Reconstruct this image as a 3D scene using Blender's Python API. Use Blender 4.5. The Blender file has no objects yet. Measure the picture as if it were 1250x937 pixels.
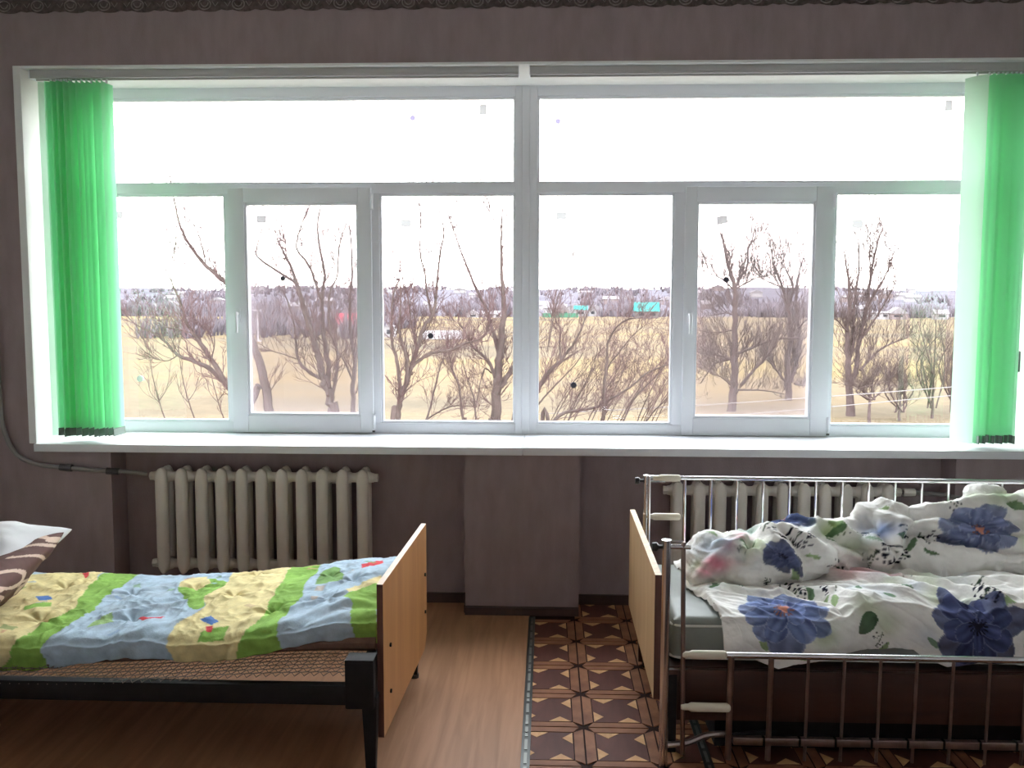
import bpy, bmesh, math, random
import numpy as np
from mathutils import Vector, Matrix, noise

# ------------------------------------------------------------------ camera, sky, exposure
SC = bpy.context.scene
COL = SC.collection
F = 1120.0
PITCH, YAW, ROLL = map(math.radians, (5.06, 2.19, 0.1))
CAM = np.array([0.0, -4.85, 1.68])
cp, sp = math.cos(PITCH), math.sin(PITCH)
cy, sy = math.cos(YAW), math.sin(YAW)
FWD = np.array([-sy * cp, cy * cp, -sp])
RGT = np.array([cy, sy, 0.0])
UPV = np.cross(RGT, FWD)
RGT, UPV = math.cos(ROLL) * RGT + math.sin(ROLL) * UPV, -math.sin(ROLL) * RGT + math.cos(ROLL) * UPV
cam = bpy.data.cameras.new('camera')
cam.sensor_fit = 'HORIZONTAL'
cam.sensor_width = 36.0
cam.lens = F / 1250.0 * 36.0
cam.clip_start = 0.05
cam.clip_end = 6000
co = bpy.data.objects.new('camera', cam)
COL.objects.link(co)
co.matrix_world = Matrix(((RGT[0], UPV[0], -FWD[0], CAM[0]), (RGT[1], UPV[1], -FWD[1], CAM[1]),
                          (RGT[2], UPV[2], -FWD[2], CAM[2]), (0, 0, 0, 1)))
SC.camera = co

SKY = 12.5
world = bpy.data.worlds.new('overcast_sky')
SC.world = world
world.use_nodes = True
wn = world.node_tree
wn.nodes.clear()
w_out = wn.nodes.new('ShaderNodeOutputWorld')
w_bg = wn.nodes.new('ShaderNodeBackground')
w_tc = wn.nodes.new('ShaderNodeTexCoord')
w_sep = wn.nodes.new('ShaderNodeSeparateXYZ')
w_rmp = wn.nodes.new('ShaderNodeValToRGB')
w_rmp.color_ramp.elements[0].position = 0.0
w_rmp.color_ramp.elements[0].color = (0.93, 0.86, 0.83, 1)
w_rmp.color_ramp.elements[1].position = 0.35
w_rmp.color_ramp.elements[1].color = (0.91, 0.955, 1.0, 1)
wn.links.new(w_tc.outputs['Generated'], w_sep.inputs[0])
wn.links.new(w_sep.outputs['Z'], w_rmp.inputs[0])
wn.links.new(w_rmp.outputs[0], w_bg.inputs[0])
w_bg.inputs[1].default_value = SKY
wn.links.new(w_bg.outputs[0], w_out.inputs[0])

SC.view_settings.view_transform = 'Standard'
SC.view_settings.look = 'None'
SC.view_settings.exposure = 0.0
SC.view_settings.gamma = 1.0
SC.view_settings.use_curve_mapping = False


def ray(px, py):
    return FWD + RGT * (px - 625.0) / F + UPV * (468.5 - py) / F


def at(px, py, Y):
    """the world point at depth plane y = Y on the line of sight of a photo pixel"""
    d = ray(px, py)
    return CAM + d * (Y - CAM[1]) / d[1]


# ------------------------------------------------------------------ materials
def srgb(r, g, b):
    def c(v):
        v /= 255.0
        return v / 12.92 if v <= 0.04045 else ((v + 0.055) / 1.055) ** 2.4
    return (c(r), c(g), c(b), 1.0)


def mat(name, col, rough=0.6, metal=0.0, var=0.0, scale=20.0, bump=0.0, bscale=None, stretch=None, spec=None, attr=None, bdist=0.004):
    m = bpy.data.materials.new(name)
    m.use_nodes = True
    nt = m.node_tree
    b = nt.nodes['Principled BSDF']
    b.inputs['Base Color'].default_value = col
    b.inputs['Roughness'].default_value = rough
    b.inputs['Metallic'].default_value = metal
    if spec is not None:
        b.inputs['Specular IOR Level'].default_value = spec
    vec = None
    if var or bump:
        tc = nt.nodes.new('ShaderNodeTexCoord')
        mp = nt.nodes.new('ShaderNodeMapping')
        if stretch:
            mp.inputs['Scale'].default_value = stretch
        nt.links.new(tc.outputs['Object'], mp.inputs[0])
        vec = mp.outputs[0]
    if attr:
        a = nt.nodes.new('ShaderNodeAttribute')
        a.attribute_name = attr
        nt.links.new(a.outputs['Color'], b.inputs['Base Color'])
    if var:
        n = nt.nodes.new('ShaderNodeTexNoise')
        n.inputs['Scale'].default_value = scale
        n.inputs['Detail'].default_value = 5
        nt.links.new(vec, n.inputs['Vector'])
        r = nt.nodes.new('ShaderNodeMapRange')
        r.inputs[1].default_value = 0.3
        r.inputs[2].default_value = 0.7
        r.inputs[3].default_value = 1 - var
        r.inputs[4].default_value = 1 + var
        nt.links.new(n.outputs[0], r.inputs[0])
        mx = nt.nodes.new('ShaderNodeVectorMath')
        mx.operation = 'SCALE'
        if attr:
            nt.links.new(a.outputs['Color'], mx.inputs[0])
        else:
            mx.inputs[0].default_value = col[:3]
        nt.links.new(r.outputs[0], mx.inputs['Scale'])
        nt.links.new(mx.outputs[0], b.inputs['Base Color'])
    if bump:
        n2 = nt.nodes.new('ShaderNodeTexNoise')
        n2.inputs['Scale'].default_value = bscale or scale * 3
        n2.inputs['Detail'].default_value = 3
        nt.links.new(vec, n2.inputs['Vector'])
        bp = nt.nodes.new('ShaderNodeBump')
        bp.inputs['Strength'].default_value = bump
        bp.inputs['Distance'].default_value = bdist
        nt.links.new(n2.outputs[0], bp.inputs['Height'])
        nt.links.new(bp.outputs[0], b.inputs['Normal'])
    return m


def wood(name, c1, c2, scale=1.0, stretch=(30, 2, 30), rough=0.45, spec=0.4):
    m = mat(name, c1, rough, spec=spec)
    nt = m.node_tree
    b = nt.nodes['Principled BSDF']
    tc = nt.nodes.new('ShaderNodeTexCoord')
    mp = nt.nodes.new('ShaderNodeMapping')
    mp.inputs['Scale'].default_value = stretch
    n = nt.nodes.new('ShaderNodeTexNoise')
    n.inputs['Scale'].default_value = scale
    n.inputs['Detail'].default_value = 6
    n.inputs['Distortion'].default_value = 0.6
    r = nt.nodes.new('ShaderNodeValToRGB')
    r.color_ramp.elements[0].position = 0.32
    r.color_ramp.elements[0].color = c2
    r.color_ramp.elements[1].position = 0.68
    r.color_ramp.elements[1].color = c1
    nt.links.new(tc.outputs['Object'], mp.inputs[0])
    nt.links.new(mp.outputs[0], n.inputs['Vector'])
    nt.links.new(n.outputs[0], r.inputs[0])
    nt.links.new(r.outputs[0], b.inputs['Base Color'])
    return m


def glass_mat(name, tint=(0.97, 0.98, 0.98, 1)):
    m = bpy.data.materials.new(name)
    m.use_nodes = True
    nt = m.node_tree
    nt.nodes.clear()
    o = nt.nodes.new('ShaderNodeOutputMaterial')
    t = nt.nodes.new('ShaderNodeBsdfTransparent')
    t.inputs[0].default_value = tint
    g = nt.nodes.new('ShaderNodeBsdfGlossy')
    g.inputs['Roughness'].default_value = 0.0
    fr = nt.nodes.new('ShaderNodeFresnel')
    fr.inputs['IOR'].default_value = 1.5
    mx = nt.nodes.new('ShaderNodeMixShader')
    # only the outer skin of a pane reflects; the sight line is not bent inside, so the inner skin must not mirror
    ge = nt.nodes.new('ShaderNodeNewGeometry')
    iv = nt.nodes.new('ShaderNodeMath')
    iv.operation = 'SUBTRACT'
    iv.inputs[0].default_value = 1.0
    ml = nt.nodes.new('ShaderNodeMath')
    ml.operation = 'MULTIPLY'
    nt.links.new(ge.outputs['Backfacing'], iv.inputs[1])
    nt.links.new(iv.outputs[0], ml.inputs[0])
    nt.links.new(fr.outputs[0], ml.inputs[1])
    db = nt.nodes.new('ShaderNodeMath')
    db.operation = 'MULTIPLY'
    db.inputs[1].default_value = 1.9
    db.use_clamp = True
    nt.links.new(ml.outputs[0], db.inputs[0])
    nt.links.new(db.outputs[0], mx.inputs[0])
    nt.links.new(t.outputs[0], mx.inputs[1])
    nt.links.new(g.outputs[0], mx.inputs[2])
    nt.links.new(mx.outputs[0], o.inputs[0])
    return m


def mix_mat(name, a_kind, a_col, b_kind, b_col, fac):
    m = bpy.data.materials.new(name)
    m.use_nodes = True
    nt = m.node_tree
    nt.nodes.clear()
    o = nt.nodes.new('ShaderNodeOutputMaterial')
    a = nt.nodes.new(a_kind)
    a.inputs[0].default_value = a_col
    b = nt.nodes.new(b_kind)
    b.inputs[0].default_value = b_col
    mx = nt.nodes.new('ShaderNodeMixShader')
    mx.inputs[0].default_value = fac
    nt.links.new(a.outputs[0], mx.inputs[1])
    nt.links.new(b.outputs[0], mx.inputs[2])
    nt.links.new(mx.outputs[0], o.inputs[0])
    return m


M = {}
M['wallpaper'] = mat('wallpaper', (0.305, 0.236, 0.240, 1), 0.75, var=0.10, scale=5, bump=0.35, bscale=90, stretch=(3, 3, 1))
M['paint_dark'] = mat('brown_base_paint', (0.06, 0.03, 0.025, 1), 0.5, var=0.25, scale=12)
M['plaster'] = mat('white_plaster', (0.80, 0.81, 0.79, 1), 0.7, var=0.03, scale=8, bump=0.1)
M['room_white'] = mat('pale_room_paint', (0.84, 0.85, 0.86, 1), 0.8, var=0.04, scale=4)
M['pvc'] = mat('white_window_plastic', (0.86, 0.885, 0.94, 1), 0.3, spec=0.4, var=0.015, scale=3)
M['sill'] = mat('white_sill_laminate', (0.74, 0.75, 0.77, 1), 0.35, spec=0.4, var=0.02, scale=6)
M['rail_plastic'] = mat('grey_head_rail', (0.50, 0.50, 0.50, 1), 0.4)
M['plate_grey'] = mat('grey_catch_metal', (0.13, 0.13, 0.13, 1), 0.5, metal=0.3)
M['glass'] = glass_mat('window_glass')
M['screen'] = mix_mat('insect_screen', 'ShaderNodeBsdfTransparent', (0.97, 0.95, 0.95, 1), 'ShaderNodeBsdfDiffuse', (0.5, 0.44, 0.45, 1), 0.16)
M['label'] = mix_mat('label_paper', 'ShaderNodeBsdfDiffuse', (0.5, 0.5, 0.5, 1), 'ShaderNodeBsdfTranslucent', (0.22, 0.22, 0.22, 1), 0.85)
M['lilac_plug'] = mix_mat('translucent_lilac_plug', 'ShaderNodeBsdfDiffuse', (0.4, 0.38, 0.5, 1), 'ShaderNodeBsdfTranslucent', (0.19, 0.17, 0.26, 1), 0.85)
M['plug'] = mat('dark_plug', (0.05, 0.05, 0.07, 1), 0.5)
M['white_plug'] = mat('white_plug', (0.8, 0.85, 0.82, 1), 0.5)
M['slat_green'] = mix_mat('green_blind_fabric', 'ShaderNodeBsdfDiffuse', (0.40, 0.80, 0.52, 1), 'ShaderNodeBsdfTranslucent', (0.50, 0.92, 0.64, 1), 0.68)
M['slat_lit'] = mix_mat('lit_blind_fabric', 'ShaderNodeBsdfDiffuse', (0.74, 0.86, 0.77, 1), 'ShaderNodeBsdfTranslucent', (0.62, 0.86, 0.70, 1), 0.5)  # the green fabric again, made paler with direct window light in its colour
M['slat_weight'] = mat('slat_weight_plate', (0.20, 0.26, 0.22, 1), 0.6)
M['iron'] = mat('radiator_paint', (0.70, 0.65, 0.58, 1), 0.45, var=0.06, scale=9, bump=0.1, bscale=60)
M['pipe'] = mat('grey_pipe', (0.22, 0.21, 0.20, 1), 0.45)
M['dark_joint'] = mat('dark_joint', (0.05, 0.045, 0.045, 1), 0.5)
M['chrome'] = mat('chrome', (0.72, 0.72, 0.74, 1), 0.16, metal=1.0)
M['chrome_worn'] = mat('worn_bronzed_tube', (0.33, 0.27, 0.25, 1), 0.28, metal=1.0, var=0.15, scale=20)
M['ivory'] = mat('ivory_plastic', (0.78, 0.72, 0.58, 1), 0.4)
M['black'] = mat('black_enamel', (0.012, 0.012, 0.014, 1), 0.6, var=0.2, scale=30, spec=0.2)
M['black_plastic'] = mat('black_plastic', (0.02, 0.02, 0.022, 1), 0.35)
M['veneer'] = wood('orange_veneer', (0.52, 0.26, 0.10, 1), (0.40, 0.185, 0.07, 1), 1.0, (3, 10, 1.2), 0.42)
M['veneer_edge'] = mat('pale_veneer_edge', (0.62, 0.42, 0.28, 1), 0.5, var=0.1)
M['veneer_side'] = mat('dark_veneer_edge', (0.10, 0.04, 0.03, 1), 0.5, var=0.1)
M['plywood'] = wood('worn_plywood', (0.446, 0.290, 0.150, 1), (0.354, 0.218, 0.104, 1), 1.0, (3, 8, 1.4), 0.5)
M['ply_edge'] = mat('worn_ply_edge', (0.66, 0.50, 0.34, 1), 0.6, var=0.2, scale=40)
M['bed_panel'] = wood('dark_bed_panel', (0.075, 0.030, 0.020, 1), (0.045, 0.018, 0.013, 1), 1.0, (2, 20, 14), 0.4)
M['wire'] = mat('spring_wire', (0.20, 0.16, 0.14, 1), 0.4, metal=0.6)
M['ticking'] = mat('brown_mattress_ticking', (0.20, 0.12, 0.09, 1), 0.9, var=0.12, scale=30, bump=0.3)
M['mattress_grey'] = mat('grey_green_vinyl', (0.30, 0.335, 0.31, 1), 0.45, var=0.05, scale=12, bump=0.15, bscale=25)
M['piping'] = mat('white_piping', (0.75, 0.77, 0.72, 1), 0.6)
M['white_cotton'] = mat('white_cotton', (0.66, 0.66, 0.67, 1), 0.9, var=0.03, scale=12, bump=0.35, bscale=14)
M['quilt'] = mat('printed_quilt_cotton', (1, 1, 1, 1), 0.9, attr='print', var=0.10, scale=35, bump=0.2, bscale=120, spec=0.15)
M['floral'] = mat('printed_floral_cotton', (1, 1, 1, 1), 0.85, attr='print', var=0.04, scale=25, bump=0.8, bscale=11, bdist=0.02, spec=0.15)
M['damask'] = mat('printed_damask', (1, 1, 1, 1), 0.85, attr='print', var=0.08, scale=40)
M['laminate'] = wood('brown_plank_linoleum', (0.42, 0.22, 0.12, 1), (0.31, 0.155, 0.08, 1), 1.0, (26, 1.8, 1), 0.5, 0.22)
M['tile_frame'] = wood('tile_frame_wood', (0.325, 0.146, 0.075, 1), (0.188, 0.079, 0.044, 1), 1.0, (9, 9, 4), 0.55, 0.15)
M['tile_dark'] = wood('tile_dark_wood', (0.128, 0.045, 0.033, 1), (0.082, 0.030, 0.023, 1), 1.0, (14, 4, 4), 0.55, 0.15)
M['tile_light'] = wood('tile_light_wood', (0.691, 0.425, 0.216, 1), (0.541, 0.297, 0.140, 1), 1.0, (20, 20, 4), 0.55, 0.15)
M['tile_line'] = mat('tile_joint', (0.03, 0.014, 0.012, 1), 0.7, spec=0.05)
M['strip'] = mat('dark_threshold_metal', (0.06, 0.062, 0.06, 1), 0.35, metal=0.7)
M['strip_light'] = mat('worn_threshold_metal', (0.20, 0.205, 0.19, 1), 0.5, metal=0.6)
M['border'] = mat('brown_border_paper', (0.085, 0.062, 0.058, 1), 0.7, var=0.5, scale=45)
M['rosette'] = mat('border_rosette', (0.24, 0.20, 0.19, 1), 0.7, var=0.3, scale=60)
# outdoors
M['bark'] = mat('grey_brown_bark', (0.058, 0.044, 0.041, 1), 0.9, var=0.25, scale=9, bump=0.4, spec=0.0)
M['bark_far'] = mat('hazed_mauve_bark', (0.078, 0.057, 0.055, 1), 0.9, var=0.15, scale=4, spec=0.0)  # paler than the near bark, distance haze mixed into the colour
M['twig'] = mat('mauve_twigs', (0.071, 0.046, 0.046, 1), 0.9, var=0.2, scale=4, spec=0.0)
M['wood_far'] = mat('hazed_thicket', (0.118, 0.100, 0.114, 1), 0.95, var=0.25, scale=0.15, spec=0.0)  # aerial haze is tinted into the colour of the far stems
M['hill'] = mat('hazed_hillside', (0.085, 0.077, 0.090, 1), 0.95, var=0.15, scale=0.02, spec=0.0)  # hill colour lightened to carry the haze of distance
M['house_white'] = mat('whitewashed_wall', (0.206, 0.192, 0.196, 1), 0.8, var=0.05, scale=2, spec=0.0)
M['house_pink'] = mat('pinkish_wall', (0.165, 0.131, 0.131, 1), 0.8, var=0.06, scale=2, spec=0.0)
M['house_grey'] = mat('grey_plank_wall', (0.097, 0.085, 0.082, 1), 0.8, var=0.1, scale=2, spec=0.0)
M['roof_teal'] = mat('turquoise_metal_roof', (0.031, 0.185, 0.172, 1), 0.5, var=0.04, scale=2, spec=0.0)
M['roof_grey'] = mat('pale_slate_roof', (0.145, 0.131, 0.138, 1), 0.7, var=0.1, scale=2, spec=0.0)
M['roof_red'] = mat('red_metal_roof', (0.206, 0.037, 0.053, 1), 0.6, var=0.1, scale=2, spec=0.0)
M['green_fence'] = mat('green_board_fence', (0.041, 0.117, 0.075, 1), 0.7, var=0.1, scale=2, spec=0.0)
M['dark_glass'] = mat('dark_house_window', (0.03, 0.03, 0.035, 1), 0.2, spec=0.0)
M['white_metal'] = mat('white_painted_metal', (0.260, 0.246, 0.255, 1), 0.5, spec=0.0)
M['cable'] = mat('pale_cable', (0.165, 0.151, 0.151, 1), 0.5, spec=0.0)


def ground_material():
    m = mat('dry_grass_field', (0.2, 0.15, 0.08, 1), 0.95, spec=0.0)
    nt = m.node_tree
    b = nt.nodes['Principled BSDF']
    tc = nt.nodes.new('ShaderNodeTexCoord')
    mp = nt.nodes.new('ShaderNodeMapping')
    mp.inputs['Scale'].default_value = (0.012, 0.035, 1)
    n = nt.nodes.new('ShaderNodeTexNoise')
    n.inputs['Scale'].default_value = 1.0
    n.inputs['Detail'].default_value = 8
    n.inputs['Roughness'].default_value = 0.62
    r = nt.nodes.new('ShaderNodeValToRGB')
    e = r.color_ramp.elements
    e[0].position = 0.34
    e[0].color = (0.070, 0.060, 0.047, 1)
    e[1].position = 0.72
    e[1].color = (0.140, 0.106, 0.052, 1)
    k = e.new(0.46)
    k.color = (0.104, 0.082, 0.058, 1)
    k = e.new(0.54)
    k.color = (0.118, 0.088, 0.056, 1)
    k = e.new(0.62)
    k.color = (0.128, 0.097, 0.052, 1)
    n2 = nt.nodes.new('ShaderNodeTexNoise')
    n2.inputs['Scale'].default_value = 1.6
    n2.inputs['Detail'].default_value = 6
    mr = nt.nodes.new('ShaderNodeMapRange')
    mr.inputs[3].default_value = 0.70
    mr.inputs[4].default_value = 1.30
    sc = nt.nodes.new('ShaderNodeVectorMath')
    sc.operation = 'SCALE'
    nt.links.new(tc.outputs['Object'], mp.inputs[0])
    nt.links.new(mp.outputs[0], n.inputs['Vector'])
    nt.links.new(n.outputs[0], r.inputs[0])
    nt.links.new(tc.outputs['Object'], n2.inputs['Vector'])
    nt.links.new(n2.outputs[0], mr.inputs[0])
    nt.links.new(r.outputs[0], sc.inputs[0])
    nt.links.new(mr.outputs[0], sc.inputs['Scale'])
    nt.links.new(sc.outputs[0], b.inputs['Base Color'])
    return m


M['field'] = ground_material()


# ------------------------------------------------------------------ mesh helpers
class MB:
    def __init__(self):
        self.v, self.f, self.m, self.n = [], [], [], 0

    def add(self, vs, fs, mi=0):
        o = self.n
        self.v.extend(tuple(map(float, p)) for p in vs)
        self.f.extend(tuple(i + o for i in q) for q in fs)
        self.m.extend([mi] * len(fs))
        self.n += len(vs)
        return self

    def box(self, x0, x1, y0, y1, z0, z1, mi=0):
        return self.add([(x0, y0, z0), (x1, y0, z0), (x1, y1, z0), (x0, y1, z0), (x0, y0, z1), (x1, y0, z1), (x1, y1, z1), (x0, y1, z1)],
                        [(0, 3, 2, 1), (4, 5, 6, 7), (0, 1, 5, 4), (1, 2, 6, 5), (2, 3, 7, 6), (3, 0, 4, 7)], mi)

    def prism(self, poly, axis, a, b, mi=0):
        """extrude a 2D polygon along axis (0,1,2) from a to b"""
        n = len(poly)
        def p3(p, t):
            q = list(p)
            q.insert(axis, t)
            return q
        vs = [p3(p, a) for p in poly] + [p3(p, b) for p in poly]
        fs = [tuple(range(n))[::-1], tuple(range(n, 2 * n))] + [(i, (i + 1) % n, n + (i + 1) % n, n + i) for i in range(n)]
        return self.add(vs, fs, mi)

    def tube(self, pts, r, n=8, mi=0, cap=True):
        pts = np.asarray(pts, float)
        k = len(pts)
        rr = np.full(k, r, float) if np.isscalar(r) else np.asarray(r, float)
        tan = np.gradient(pts, axis=0)
        tan /= np.linalg.norm(tan, axis=1)[:, None] + 1e-12
        a = np.array([0, 0, 1.0]) if abs(tan[0][2]) < 0.9 else np.array([1.0, 0, 0])
        u = np.cross(tan[0], a)
        u /= np.linalg.norm(u)
        ang = np.arange(n) * 2 * math.pi / n
        vs = []
        for i in range(k):
            u = u - tan[i] * (u @ tan[i])
            u /= np.linalg.norm(u) + 1e-12
            w = np.cross(tan[i], u)
            vs.extend(pts[i] + rr[i] * (math.cos(t) * u + math.sin(t) * w) for t in ang)
        fs = []
        for i in range(k - 1):
            for j in range(n):
                j2 = (j + 1) % n
                fs.append((i * n + j, i * n + j2, (i + 1) * n + j2, (i + 1) * n + j))
        if cap:
            fs.append(tuple(range(n))[::-1])
            fs.append(tuple(range((k - 1) * n, k * n)))
        return self.add(vs, fs, mi)

    def grid(self, P, mi=0, flip=False):
        """P: (nu, nv, 3) array of points"""
        nu, nv = P.shape[:2]
        i, j = np.meshgrid(np.arange(nu - 1), np.arange(nv - 1), indexing='ij')
        a = (i * nv + j).ravel()
        q = np.stack([a, a + 1, a + nv + 1, a + nv], 1)
        if flip:
            q = q[:, ::-1]
        return self.add(P.reshape(-1, 3), q.tolist(), mi)

    def mesh(self, name, mats, smooth=True, bevel=0.0, ang=35):
        me = bpy.data.meshes.new(name)
        me.from_pydata(self.v, [], self.f)
        for m in (mats if isinstance(mats, (list, tuple)) else [mats]):
            me.materials.append(m)
        if len(set(self.m)) > 1:
            me.polygons.foreach_set('material_index', self.m)
        if bevel:
            bm = bmesh.new()
            bm.from_mesh(me)
            es = [e for e in bm.edges if e.is_manifold and e.calc_face_angle(0) > 0.6]
            bmesh.ops.bevel(bm, geom=es, offset=bevel, segments=2, profile=0.6, affect='EDGES', clamp_overlap=True)
            bm.to_mesh(me)
            bm.free()
        if smooth:
            me.shade_smooth()
            me.set_sharp_from_angle(angle=math.radians(ang))
        me.update()
        return me

    def build(self, name, mats, parent=None, **kw):
        return link(name, self.mesh(name, mats, **kw), parent)


def link(name, me, parent=None, loc=None):
    o = bpy.data.objects.new(name, me)
    COL.objects.link(o)
    if parent is not None:
        o.parent = parent
        o.matrix_parent_inverse = Matrix.Identity(4)
        # parents of parts stay at rotation zero, so the local place is the world place minus the parents' places
        p, off = parent, Vector((0, 0, 0))
        while p is not None:
            off += p.location
            p = p.parent
        o.location = (Vector(loc) if loc is not None else Vector((0, 0, 0))) - off
    elif loc is not None:
        o.location = loc
    return o


def empty(name, loc=(0, 0, 0)):
    o = bpy.data.objects.new(name, None)
    o.empty_display_size = 0.1
    COL.objects.link(o)
    o.location = loc
    return o


def tag(o, label=None, cat=None, group=None, kind=None):
    if label:
        o['label'] = label
    if cat:
        o['category'] = cat
    if group:
        o['group'] = group
    if kind:
        o['kind'] = kind
    return o


def struct(name, mb, mats, label, parent=None, **kw):
    o = mb.build(name, mats, parent, **kw)
    if parent is None:
        tag(o, label, None, None, 'structure')
    return o


# ------------------------------------------------------------------ the room shell
OX0, OX1, OZ0, OZ1 = -2.78, 2.545, 0.872, 2.905      # the window opening
YF = 0.46                                           # inner face of the window frame
CEIL = 3.32
w = MB()
w.box(-3.3, OX0, 0, .6, 0, CEIL + .1)
w.box(OX1, 3.3, 0, .6, 0, CEIL + .1)
w.box(OX0, OX1, 0, .6, OZ1, CEIL + .1)
w.box(OX0, -2.37, 0, .6, 0, OZ0)
w.box(2.15, OX1, 0, .6, 0, OZ0)
w.box(-2.37, -.437, .18, .6, 0, OZ0)
w.box(.177, 2.15, .18, .6, 0, OZ0)
w.box(-.437, .177, 0, .6, 0, OZ0)
struct('wall_front', w, M['wallpaper'], 'dusky brown-pink wallpapered wall under and above the wide window', smooth=False)
struct('wall_left', MB().box(-3.4, -3.3, -5.5, .6, 0, CEIL + .1), M['room_white'], 'left wall of the room, beyond the bed head', smooth=False)
struct('wall_right', MB().box(3.3, 3.4, -5.5, .6, 0, CEIL + .1), M['room_white'], 'right wall of the room', smooth=False)
struct('wall_back', MB().box(-3.4, 3.4, -5.6, -5.5, 0, CEIL + .1), M['room_white'], 'pale rear wall behind the viewer', smooth=False)
struct('ceiling', MB().box(-3.4, 3.4, -5.6, .6, CEIL, CEIL + .12), M['room_white'], 'white ceiling above the paper border', smooth=False)

fl = MB()
fl.box(-3.4, -.085, -5.5, .2, -.12, 0, 0)
fl.box(-.085, 3.4, -5.5, .2, -.12, -.004, 1)
floor = struct('floor', fl, [M['laminate'], M['tile_line']], 'floor with brown plank linoleum on the left and parquet pattern squares on the right', smooth=False)


def tile_mesh(cut=None):
    """one parquet square: mitred frame boards, a dark centre and four pale pinwheel triangles, each proud of the next"""
    b = MB()
    W, L, e = .1385, .1555, .0035
    fx, fy = .040, .043
    x, y, xi, yi = W - e, L - e, W - fx, L - fy
    c = .016
    o8 = [(-x + c, -y), (x - c, -y), (x, -y + c), (x, y - c), (x - c, y), (-x + c, y), (-x, y - c), (-x, -y + c)]
    zt = .0
    # frame boards (four trapezia, 1.5 mm apart)
    g = .0012
    for poly in ([(-x + c, -y), (x - c, -y), (xi - g, -yi - g), (-xi + g, -yi - g)], [(x, -y + c), (x, y - c), (xi, yi - 2 * g), (xi, -yi + 2 * g)],
                 [(x - c, y), (-x + c, y), (-xi + g, yi + g), (xi - g, yi + g)], [(-x, y - c), (-x, -y + c), (-xi, -yi + 2 * g), (-xi, yi - 2 * g)]):
        b.prism(poly, 2, -.004, zt, 0)
    a, d = xi - .004, yi - .004
    b.prism([(-a, -d), (a, -d), (a, d), (-a, d)], 2, -.004, -.0008, 1)
    t = .062
    for poly in ([(-a + .004, d - .002), (-a + .092, d - .002), (-a + .048, d - .044)], [(a - .002, d - .004), (a - .002, d - .092), (a - .042, d - .048)],
                 [(a - .004, -d + .002), (a - .092, -d + .002), (a - .048, -d + .044)], [(-a + .002, -d + .004), (-a + .002, -d + .092), (-a + .042, -d + .048)]):
        b.prism(poly[::-1], 2, -.003, .0003, 2)
    me = b.mesh('floor_tile', [M['tile_frame'], M['tile_dark'], M['tile_light']], smooth=False)
    if cut is not None:
        bm = bmesh.new()
        bm.from_mesh(me)
        bmesh.ops.bisect_plane(bm, geom=list(bm.verts) + list(bm.edges) + list(bm.faces), plane_co=(cut, 0, 0), plane_no=(1, 0, 0), clear_inner=True)
        bm.to_mesh(me)
        bm.free()
    return me


TM = tile_mesh()
TM_EDGE = tile_mesh(-.0735)      # the first column is cut by the threshold strip
for i in range(0, 9):
    for j in range(0, 9):
        cxx, cyy = .0135 + i * .277, -.108 - j * .311 + .18
        if i == 0 and j > 8:
            continue
        if cyy > .02 and -.437 < cxx < .19:
            continue
        t = link('floor_tile', TM if i else TM_EDGE, floor, (cxx, cyy, 0))


def threshold(x, y0, y1, label, wdt=.034):
    r = MB().box(x - wdt / 2, x + wdt / 2, y0, y1, 0.0, .004, 0).build('threshold_strip', [M['strip']], smooth=False)
    tag(r, label, 'floor trim')
    k = int((y1 - y0) / .105)
    for q in range(k):
        yy = y1 - .03 - q * .105
        MB().box(x - wdt * .17, x + wdt * .17, yy - .082, yy, .004, .0062).build('inlay_bar', M['strip_light'], r, smooth=False)
    for q in range(k // 3):
        yy = y1 - .075 - q * .315
        MB().tube([(x, yy, .006), (x, yy, .009)], .006, 8).build('screw', M['strip_light'], r)
    return r


threshold(-.073, -3.4, -.055, 'dark metal threshold strip between plank linoleum and parquet squares')
threshold(.598, -3.2, -.75, 'dark metal strip on the floor under the chrome railed bed')

bb = MB()
bb.box(-3.3, -2.37, -.018, 0, 0, .045)
bb.box(-2.37, -.437, .162, .18, 0, .055)
bb.box(-.437, .177, -.035, 0, 0, .040)
bb.box(.177, 2.15, .162, .18, 0, .055)
bb.box(2.15, 3.3, -.018, 0, 0, .045)
bb.box(-.445, -.437, 0, .18, 0, .045)
struct('baseboard_front', bb, M['paint_dark'], 'dark brown painted skirting along the window wall', smooth=False)

# white plastered reveal of the window, with its narrow corner bead on the wall face
tr = MB()
tr.box(OX0 - .035, OX0 + .006, -.008, .47, OZ0 + .04, OZ1 + .010)
tr.box(OX1 - .006, OX1 + .03, -.008, .47, OZ0 + .04, OZ1 + .010)
tr.box(OX0 + .006, OX1 - .006, -.008, .47, OZ1 - .004, OZ1 + .010)
struct('trim_1', tr, M['plaster'], 'white plastered window reveal with corner bead', smooth=True, bevel=.004)
for sx, nm in ((OX0 + .006, 'small grey catch plate on the left window reveal'), (OX1 - .014, 'small grey catch plate on the right window reveal')):
    r = MB().box(sx, sx + .008, .17, .235, 1.315, 1.425).build('catch_plate', M['plate_grey'], bevel=.002)
    tag(r, nm, 'plate')
    MB().box(sx - .002 if sx > 0 else sx + .006, sx + .003 if sx > 0 else sx + .011, .185, .22, 1.335, 1.370).build('catch_recess', M['dark_joint'], r)

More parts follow.
